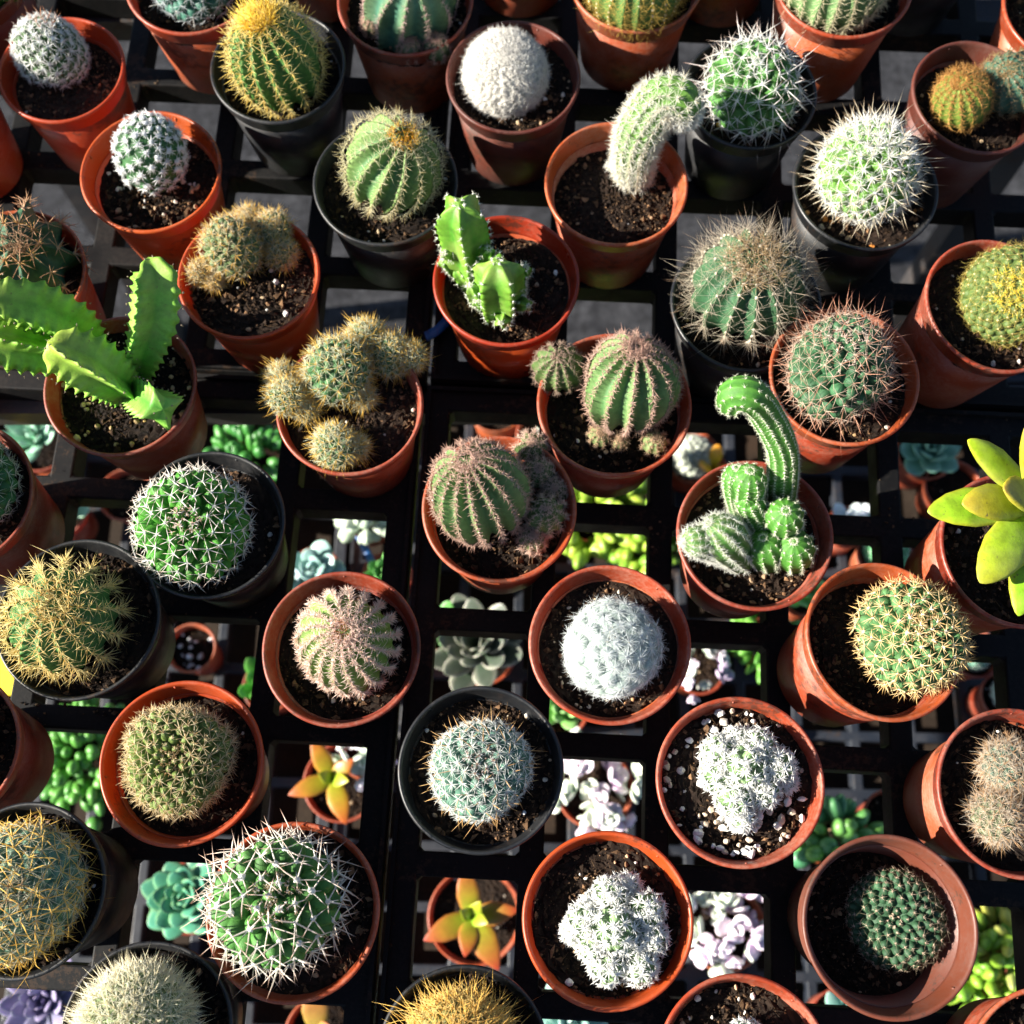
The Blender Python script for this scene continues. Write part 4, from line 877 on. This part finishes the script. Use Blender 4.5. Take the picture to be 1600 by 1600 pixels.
sedum('yellow green plump sedum under the gap beside the oval striped cactus', 925, 800, 54, 50, n=70, ca=(.34, .45, .05), cb=(.18, .33, .035), L=.015, W=.0095)
sedum('lime green trailing sedum hanging beside the yellow green plump one', 1004, 848, 42, 34, n=70, ca=(.28, .42, .04), cb=(.14, .30, .03), L=.012, W=.0085)
sedum('yellow green sedum peeping out below the striped cactus with a round twin', 940, 752, 40, 40, n=50, ca=(.34, .44, .05), cb=(.18, .32, .035), L=.013, W=.009)
sedum('small dark green bean leaved succulent above the scuffed brown pot', 1306, 1318, 42, 40, n=40, ca=(.16, .36, .06), cb=(.05, .2, .1), L=.014, W=.01)
sedum('green leafy succulent in terracotta pot right of the feathery white ball', 1195, 1000, 32, 36, n=46, ca=(.14, .34, .05), cb=(.07, .22, .03), L=.012, W=.006)
sedum('bright lime sedum right of the scuffed brown pot', 1535, 1508, 46, 46, n=70, ca=(.28, .44, .04), cb=(.14, .32, .03), L=.014, W=.008)
sedum('yellow and olive leaved succulent in brown pot at the lower right edge', 1582, 1475, 44, 60, 'terra_old', n=40, ca=(.5, .5, .08), cb=(.3, .34, .1), L=.016, W=.007)
sedum('white green leaved succulent in terracotta pot left of the oval striped cactus', 572, 800, 30, 42, n=40, ca=(.62, .68, .56), cb=(.4, .5, .38), L=.011, W=.008)

def ros(label, px, py, pa, n, L, W, T, col, tip, kind='terra', off=.018, e_in=78, e_out=10, edge=None, curl=15, up=(0, 0, 1), **k):
    q = low(label, px, py, pa, kind)
    L, W, T = L * 1.24, W * 1.27, T * .9
    rosette(q, at(px, py, q.zs + off), n, L, W, T, e_in, e_out, curl, col, tip, edge=edge, up=up, **k)
ros('grey green rosette succulent with pale leaf edges left of the feathery white ball', 752, 1016, 56, 30, .044, .020, .006, (.035, .062, .038), (.09, .11, .085), edge=(.50, .47, .40), up=(-.15, .1, 1), e_in=70, e_out=18)
ros('teal rosette succulent peeping out left of the white clawed cactus', 296, 1402, 56, 34, .032, .018, .007, (.045, .21, .12), (.08, .29, .19), e_out=0, edge=(.24, .42, .2))
ros('bluish green upright leaved succulent at the left edge below the angular one', 62, 690, 50, 18, .034, .012, .006, (.18, .42, .26), (.42, .62, .5), e_out=25)
ros('purple and blue leaved succulent in the bottom left corner', 78, 1560, 56, 26, .034, .014, .006, (.12, .15, .22), (.34, .28, .46), e_out=15)
ros('mint green rosette succulent right of the red spined cactus', 1446, 706, 46, 22, .028, .017, .006, (.12, .30, .20), (.22, .42, .31), e_out=5)
ros('teal round leaved succulent at the bottom edge below the star shaped thimble clump', 892, 1590, 50, 18, .03, .019, .008, (.16, .36, .32), (.36, .54, .48), e_out=5)
ros('teal leaves with pale stripes at the bottom edge, under the scuffed brown pot', 1318, 1600, 54, 22, .036, .012, .006, (.06, .26, .22), (.4, .6, .52), e_out=8)
ros('bright green jade like succulent left of the spiral ridged cactus', 420, 1072, 42, 16, .03, .013, .006, (.07, .28, .04), (.12, .36, .06), e_out=30)
ros('blue green rounded leaves behind the rim of the spiral ridged cactus', 492, 892, 40, 14, .026, .018, .008, (.22, .40, .36), (.3, .46, .44), e_out=15)
ros('yellow and blue leaved succulent right of the netted cactus in black pot', 446, 912, 42, 14, .024, .014, .006, (.36, .50, .16), (.30, .40, .52), e_out=20)
ros('green upright succulent right of the spiral ridged cactus', 604, 900, 40, 14, .026, .012, .006, (.08, .28, .07), (.14, .36, .1), e_out=40)
ros('green succulent at the left edge above the straw yellow cactus', 95, 800, 40, 14, .028, .012, .006, (.16, .38, .22), (.3, .52, .34), e_out=20)
ros('small green succulent left of the rosette with pale edges', 690, 985, 34, 12, .024, .011, .006, (.08, .28, .07), (.14, .36, .1), e_out=30)
ros('green leaves under the gap below the feathery white ball', 880, 1110, 40, 14, .026, .012, .006, (.16, .40, .08), (.3, .5, .2), e_out=30)
ros('blue white rosette in a red pot right of the peanut cactus', 1326, 822, 34, 18, .022, .012, .005, (.4, .5, .56), (.7, .76, .78), e_out=10)
ros('green rosette below the peanut cactus pot', 1256, 930, 34, 14, .022, .012, .005, (.20, .50, .10), (.3, .58, .2), e_out=15)

def lowball(label, px, py, pa, rp, col, sets, kind='terra', dx=0, dy=0, **k):
    q = low(label, px, py, pa, kind, name='potted_cactus', cat=CA)
    ball(q, px + dx, py + dy, rp, None, lift=.7, mode='tub', N=80, tubh=.14, col=col, wool=.5, sets=sets, **k)
WS = [dict(n=8, pol=70, L=3, w=.14, col=WHITE)]
lowball('grey white ball cactus on the lower shelf between striped cactus and peanut cactus', 1082, 712, 44, 34, (.4, .44, .36), [dict(n=14, pol=75, L=3, w=.2, col=(.75, .75, .7))])
lowball('small green ball cactus in terracotta pot between peanut cactus and tipped pot', 1384, 862, 44, 34, (.12, .34, .16), WS)
lowball('small pale green ball cactus in little terracotta pot at the right edge', 1572, 1088, 40, 28, (.4, .52, .44), WS, dx=4, dy=-4)
lowball('small dark green cactus in little terracotta pot just right of the tipped pot', 1525, 1020, 40, 26, (.1, .22, .16), WS)
def lith(label, px, py, pa, pts, col):
    q = low(label, px, py, pa)
    for x, y, r in pts:
        P = at(x, y, q.zs + .008); rr = r * mpp(P); g = G()
        for s in (-1, 1): blobs(g, (P + np.array([s * rr * .48, 0, 0]))[None], np.array([[rr * .55, rr * .9, rr * .9]]), [col], .02, BL2_V, BL2_T, axes=np.eye(3)[None])
        g.build('leaf_pair', M['leaf'], q.root, q.o)
lith('small terracotta pot of grey green living stones between oval striped and centre fairy castle cacti', 775, 632, 47, [(752, 622, 14), (775, 630, 15), (798, 622, 13), (775, 612, 13)], (.32, .36, .28))
lith('terracotta pot of pale stone plants tucked behind the striped cactus with a round twin', 850, 678, 44, [(862, 672, 22)], (.5, .55, .48))
q = low('small terracotta pot with white rocks on its soil, right of straw yellow cactus', 298, 1012, 40, H=.055, gravel=22, gsize=2.6, gcol=[[.7, .72, .74], [.5, .5, .5]])
q = low('yellow tulip like leaf sprouting in small pot between striped and peanut cacti', 1112, 738, 30)
c = at(1112, 732, q.zs + .012); g = G()
for a_, e_ in ((80, 1.2), (200, 1.1), (320, 1.0)): leaf_geo(g, c, R(a_), .03, .013, .005, e_, e_ - .3, (.62, .50, .02), (.75, .30, .03))
g.build('leaves', M['leaf'], q.root, q.o)
q = low('small bare terracotta pot of dark soil above the scuffed brown pot', 1392, 1278, 44, H=.055, gravel=3)
q = low('small terracotta pot of dark soil right of the mint green rosette', 1490, 760, 46, H=.05, gravel=5)
q = low('terracotta pot below the netted cactus, of which a rim shows through the tray', 196, 772, 44, H=.05, gravel=5)

# ------------------------------------------------------------------ trays, bench, ground
TRG = 'black plastic carrying trays'
PITCH, BAR, BORD = .0703, .0138, .0155
def tray(name, label, cat, group, x0, y0, nx, ny, rot, z, h=.020, pitch=PITCH, bar=BAR, bord=BORD, mat='tray', pivot=None, skip=()):
    """x0,y0: world point of the corner (min x, min y); lattice turned by rot about it"""
    def lines(n):
        L = [0, bord]
        for i in range(n):
            L.append(L[-1] + pitch - bar)
            L.append(L[-1] + (bar if i < n - 1 else bord))
        return L
    X, Y = lines(nx), lines(ny); c, s = math.cos(rot), math.sin(rot)
    root = thing(name, label, cat, (x0, y0, z - h), group)
    o = np.array([x0, y0, z - h])
    W = lambda p: np.stack([x0 + p[:, 0] * c - p[:, 1] * s, y0 + p[:, 0] * s + p[:, 1] * c, z + p[:, 2]], 1)
    bm_v, bm_q = [], []
    g = G()
    sol = lambda i, j: 0 <= i < len(X) - 1 and 0 <= j < len(Y) - 1 and (i % 2 == 0 or j % 2 == 0 or (i // 2, j // 2) in skip)
    vid = {}
    V = []
    def v(i, j, t):
        k = (i, j, t)
        if k not in vid: vid[k] = len(V); V.append((X[i], Y[j], -h * t))
        return vid[k]
    Q = []
    for i in range(len(X) - 1):
        for j in range(len(Y) - 1):
            if not sol(i, j): continue
            Q.append((v(i, j, 0), v(i + 1, j, 0), v(i + 1, j + 1, 0), v(i, j + 1, 0)))
            Q.append((v(i, j, 1), v(i, j + 1, 1), v(i + 1, j + 1, 1), v(i + 1, j, 1)))
            if not sol(i - 1, j): Q.append((v(i, j, 0), v(i, j + 1, 0), v(i, j + 1, 1), v(i, j, 1)))
            if not sol(i + 1, j): Q.append((v(i + 1, j + 1, 0), v(i + 1, j, 0), v(i + 1, j, 1), v(i + 1, j + 1, 1)))
            if not sol(i, j - 1): Q.append((v(i + 1, j, 0), v(i, j, 0), v(i, j, 1), v(i + 1, j, 1)))
            if not sol(i, j + 1): Q.append((v(i, j + 1, 0), v(i + 1, j + 1, 0), v(i + 1, j + 1, 1), v(i, j + 1, 1)))
    g.add(W(np.array(V)), quads=Q)
    f = .0032
    for i in range(1, len(X) - 1, 2):           # corner webs in each opening
        for j in range(1, len(Y) - 1, 2):
            if sol(i, j): continue
            for sx in (0, 1):
                for sy in (0, 1):
                    cx, cy = X[i + sx] + (.0004 if sx else -.0004), Y[j + sy] + (.0004 if sy else -.0004); dx, dy = (-f if sx else f), (-f if sy else f)
                    P = np.array([[cx, cy, -.0007], [cx + dx, cy, -.0007], [cx, cy + dy, -.0007], [cx, cy, -h * .9], [cx + dx, cy, -h * .9], [cx, cy + dy, -h * .9]])
                    T = [[0, 1, 2], [3, 5, 4]]; Qd = [[1, 4, 5, 2]]
                    if sx != sy: T = [[0, 2, 1], [3, 4, 5]]; Qd = [[1, 2, 5, 4]]
                    g.add(W(P), tris=T, quads=Qd)
    fr = g.build('tray_grid', M[mat], root, o, smooth=False)
    b = fr.modifiers.new('soft_edges', 'BEVEL'); b.width = .0012; b.segments = 2; b.limit_method = 'ANGLE'; b.angle_limit = R(50)
    # raised rim lip round the outside of the tray
    g = G(); t = .0025; e = .0035
    a0, a1, b0, b1 = .0006, X[-1] - .0006, .0006, Y[-1] - .0006
    for (xa, xb, ya, yb) in ((a0, a0 + t, b0, b1), (a1 - t, a1, b0, b1), (a0 + t, a1 - t, b0, b0 + t), (a0 + t, a1 - t, b1 - t, b1)):
        P = np.array([[x, y, zz] for x in (xa, xb) for y in (ya, yb) for zz in (-.001, e)])
        g.add(W(P), quads=[[0, 1, 3, 2], [4, 6, 7, 5], [0, 4, 5, 1], [2, 3, 7, 6], [1, 5, 7, 3], [0, 2, 6, 4]])
    g.build('tray_lip', M[mat], root, o, smooth=False)
    return root, X[-1], Y[-1]

ROT = R(-2.9)
def tray_at(label, px, py, nx, ny, corner, rot=ROT, z=ZU, pitch=PITCH, bar=BAR, **k):
    """px,py: the photo position of one outer corner: 'bl','br','tl','tr'"""
    P = at(px, py, z); bord = k.get('bord', BORD)
    w = nx * pitch - bar + 2 * bord; h = ny * pitch - bar + 2 * bord
    ox = w if 'r' in corner else 0; oy = h if 't' in corner else 0
    c, s = math.cos(rot), math.sin(rot)
    return tray('carrying_tray', label, 'plastic tray', k.pop('group', TRG), P[0] - ox * c + oy * s, P[1] - ox * s - oy * c, nx, ny, rot, z, pitch=pitch, bar=bar, **k)
tray_at('black plastic grid tray at the lower right, right of the seam', 668, 604, 6, 6, 'tl')
tray_at('black plastic grid tray at the lower left, left of the seam', 660, 602, 4, 6, 'tr')
tray_at('black plastic grid tray at the upper right, over grey concrete', 672, 596, 6, 6, 'bl')
tray_at('black plastic grid tray at the upper left, over grey concrete', 664, 594, 5, 6, 'br')
LG = 'dark trays on the lower shelf'
tray_at('dark blue grid tray on the lower shelf, left one', 560, 560, 9, 13, 'tr', R(-1), ZL, .052, .009, mat='navy', group=LG, h=.016, bord=.012)
tray_at('dark blue grid tray on the lower shelf, right one', 566, 562, 13, 13, 'tl', R(-1), ZL, .052, .009, mat='navy', group=LG, h=.016, bord=.012)

def boxes(g, L):
    for (xa, xb, ya, yb, za, zb) in L:
        P = np.array([[x, y, z] for x in (xa, xb) for y in (ya, yb) for z in (za, zb)])
        g.add(P, quads=[[0, 1, 3, 2], [4, 6, 7, 5], [0, 4, 5, 1], [2, 3, 7, 6], [1, 5, 7, 3], [0, 2, 6, 4]])
bench = thing('display_bench', 'dark steel bench frame carrying the trays of cacti', 'bench', (.02, .1, 0))
bo = np.array([.02, .1, 0])
xa, xb, ya, yb = -.42, .46, -.40, .62
u1, l1 = ZU - .0205, ZL - .0165
ym = at(668, 604, ZU)[1]
for y in (ya, ym - .010, yb - .02):
    g = G(); boxes(g, [(xa, xb, y, y + .02, u1 - .02, u1)]); g.build('upper_rail', M['metal'], bench, bo, smooth=False)
lby = at(560, 575, ZL)[1] - .03
for y in (-.19, lby):
    g = G(); boxes(g, [(-.60, .66, y, y + .02, l1 - .02, l1)]); g.build('lower_rail', M['metal'], bench, bo, smooth=False)
g = G(); boxes(g, [(-.60, .66, -.26, at(560, 575, ZL)[1] - .012, l1 - .034, l1 - .0205)])
g.build('shelf_board', M['board'], bench, bo, smooth=False)
for x in (xa + .0, xb - .025):
    for y in (ya - .026, yb + .001):
        g = G(); boxes(g, [(x, x + .025, y, y + .025, 0, u1 - .001)]); g.build('leg', M['metal'], bench, bo, smooth=False)
for x in (-.60, .635):
    for y in (-.286, lby + .0185):
        g = G(); boxes(g, [(x, x + .025, y, y + .025, 0, l1)]); g.build('leg', M['metal'], bench, bo, smooth=False)

# soil spilled on the tray bars
g = G(); n = 1500
Px = rng.random((n, 2)) * np.array([1700, 1700]) - 50
P = []
for cl in range(60):
    c0 = rng.random(2) * 1650
    P.append(c0 + rng.normal(0, 14, (18, 2)))
P = np.concatenate(P + [Px[:500]])
P = np.array([at(x, y, ZU + .0004) for x, y in P])
DG = bpy.context.evaluated_depsgraph_get()
keep = []
for k_, p in enumerate(P):
    ok, hit, nn, _, ob, _ = SC.ray_cast(DG, Vector((p[0], p[1], ZU + .002)), Vector((0, 0, -1)), distance=.004)
    if ok and ob.name.startswith('tray_grid'): keep.append(k_)
P = P[keep]; n = len(P)
S = (.3 + rng.random(n) ** 4 * 1.1)[:, None] * .001 * (1 + rng.normal(0, .25, (n, 3)))
kk = rng.random((n, 1)) ** 2
blobs(g, P, np.clip(S, .0002, 1), np.array([[.03, .02, .013]]) * (1 - kk) + np.array([[.22, .15, .09]]) * kk, .25, OCT_V, OCT_T)
sp = g.build('spilled_soil', M['soil'], None, (0, .1, ZU), smooth=False); sp['kind'] = 'stuff'; sp['label'] = 'crumbs of soil spilled on the black tray bars'; sp['category'] = 'soil'

# blue ties and yellow card
def strip(label, pts, w, mat, name, cat):
    C = spline([at(*p) for p in pts], 14); T = unit(np.gradient(C, axis=0)); S = unit(np.cross(T, np.array([0, 0, 1.0]) + .3 * rng.normal(size=3)))
    Nn = np.cross(S, T); t = .0008
    V = np.stack([C + S * w / 2 + Nn * t, C - S * w / 2 + Nn * t, C - S * w / 2 - Nn * t, C + S * w / 2 - Nn * t], 1).reshape(-1, 3)
    g = G(); g.add(V, quads=np.concatenate([gridq(4, 14), [[0, 1, 2, 3], [55, 54, 53, 52]]])); o = g.build(name, M[mat], None, C[0])
    o['label'] = label; o['category'] = cat
strip('short blue plastic strip tied at the tray seam beside the centre orange pot', [(666, 526, ZU + .006), (680, 518, ZU + .010), (694, 506, ZU + .008), (702, 494, ZU + .002)], .006, 'blue', 'plastic_tie', 'plastic tie')
strip('blue plastic strip hanging over a lower shelf bar, above the spiral ridged cactus', [(560, 836, ZL + .05), (572, 860, ZL + .06), (582, 880, ZL + .055), (592, 905, ZL + .02)], .007, 'blue', 'plastic_tie', 'plastic tie')
p = at(10, 1045, ZL + .12); g = G()
boxes(g, [(p[0] - .03, p[0] + .026, p[1] - .022, p[1] + .022, p[2] - .0006, p[2] + .0006)])
card = g.build('price_card', M['yellow'], None, p, smooth=False); card['label'] = 'plain yellow price card showing at the left edge under the straw yellow cactus'; card['category'] = 'price card'
g = G(); boxes(g, [(p[0] - .004, p[0] + .0, p[1] - .004, p[1], ZL - .012, p[2] - .0008)]); g.build('stake', M['yellow'], card, p, smooth=False)

# ground: one concrete sheet
m, nt, N, Lk = new_mat('concrete_ground')
tc = N.new('ShaderNodeTexCoord')
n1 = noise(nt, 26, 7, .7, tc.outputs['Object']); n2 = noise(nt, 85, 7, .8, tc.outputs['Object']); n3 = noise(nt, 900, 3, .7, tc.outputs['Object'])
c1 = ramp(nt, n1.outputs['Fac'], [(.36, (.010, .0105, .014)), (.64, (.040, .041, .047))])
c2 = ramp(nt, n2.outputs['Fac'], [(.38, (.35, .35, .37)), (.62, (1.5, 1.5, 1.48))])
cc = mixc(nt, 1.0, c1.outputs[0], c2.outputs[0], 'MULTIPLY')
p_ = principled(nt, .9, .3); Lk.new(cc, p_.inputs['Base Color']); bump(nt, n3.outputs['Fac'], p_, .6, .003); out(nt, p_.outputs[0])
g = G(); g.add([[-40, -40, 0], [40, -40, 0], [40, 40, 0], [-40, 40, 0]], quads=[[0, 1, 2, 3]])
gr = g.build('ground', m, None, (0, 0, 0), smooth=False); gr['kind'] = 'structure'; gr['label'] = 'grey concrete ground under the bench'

# ------------------------------------------------------------------ camera and light
cam = bpy.data.cameras.new('camera'); co = bpy.data.objects.new('camera', cam); COL.objects.link(co)
co.location = CAM; co.rotation_euler = (TH, 0, 0)
cam.sensor_width = 36; cam.lens = 36 * FPX / 1600; cam.clip_start = .02; cam.clip_end = 200
cam.dof.use_dof = True; cam.dof.focus_distance = .60; cam.dof.aperture_fstop = 8.5
SC.camera = co
EL, AZ = R(27), R(7)          # light travels right and slightly up the picture
d = Vector((math.cos(EL) * math.cos(AZ), math.cos(EL) * math.sin(AZ), -math.sin(EL)))
sun = bpy.data.lights.new('sun', 'SUN'); so = bpy.data.objects.new('sun', sun); COL.objects.link(so)
sun.energy = 5.0; sun.angle = R(.5); sun.color = (1, .935, .82)
so.rotation_euler = d.to_track_quat('-Z', 'Y').to_euler(); so.location = (-3, -1, 3)
w = bpy.data.worlds.new('World'); SC.world = w; w.use_nodes = True
nt = w.node_tree; nt.nodes.clear()
sky = nt.nodes.new('ShaderNodeTexSky'); sky.sky_type = 'NISHITA'; sky.sun_disc = False
sky.air_density = .8; sky.dust_density = .4; sky.sun_elevation = EL; sky.sun_rotation = math.atan2(-d.x, -d.y)
bg = nt.nodes.new('ShaderNodeBackground'); bg.inputs['Strength'].default_value = .05
ow = nt.nodes.new('ShaderNodeOutputWorld'); nt.links.new(sky.outputs[0], bg.inputs[0]); nt.links.new(bg.outputs[0], ow.inputs[0])
SC.view_settings.view_transform = 'Standard'; SC.view_settings.look = 'None'; SC.view_settings.exposure = 1.78; SC.view_settings.gamma = 1
SC.view_settings.use_curve_mapping = False
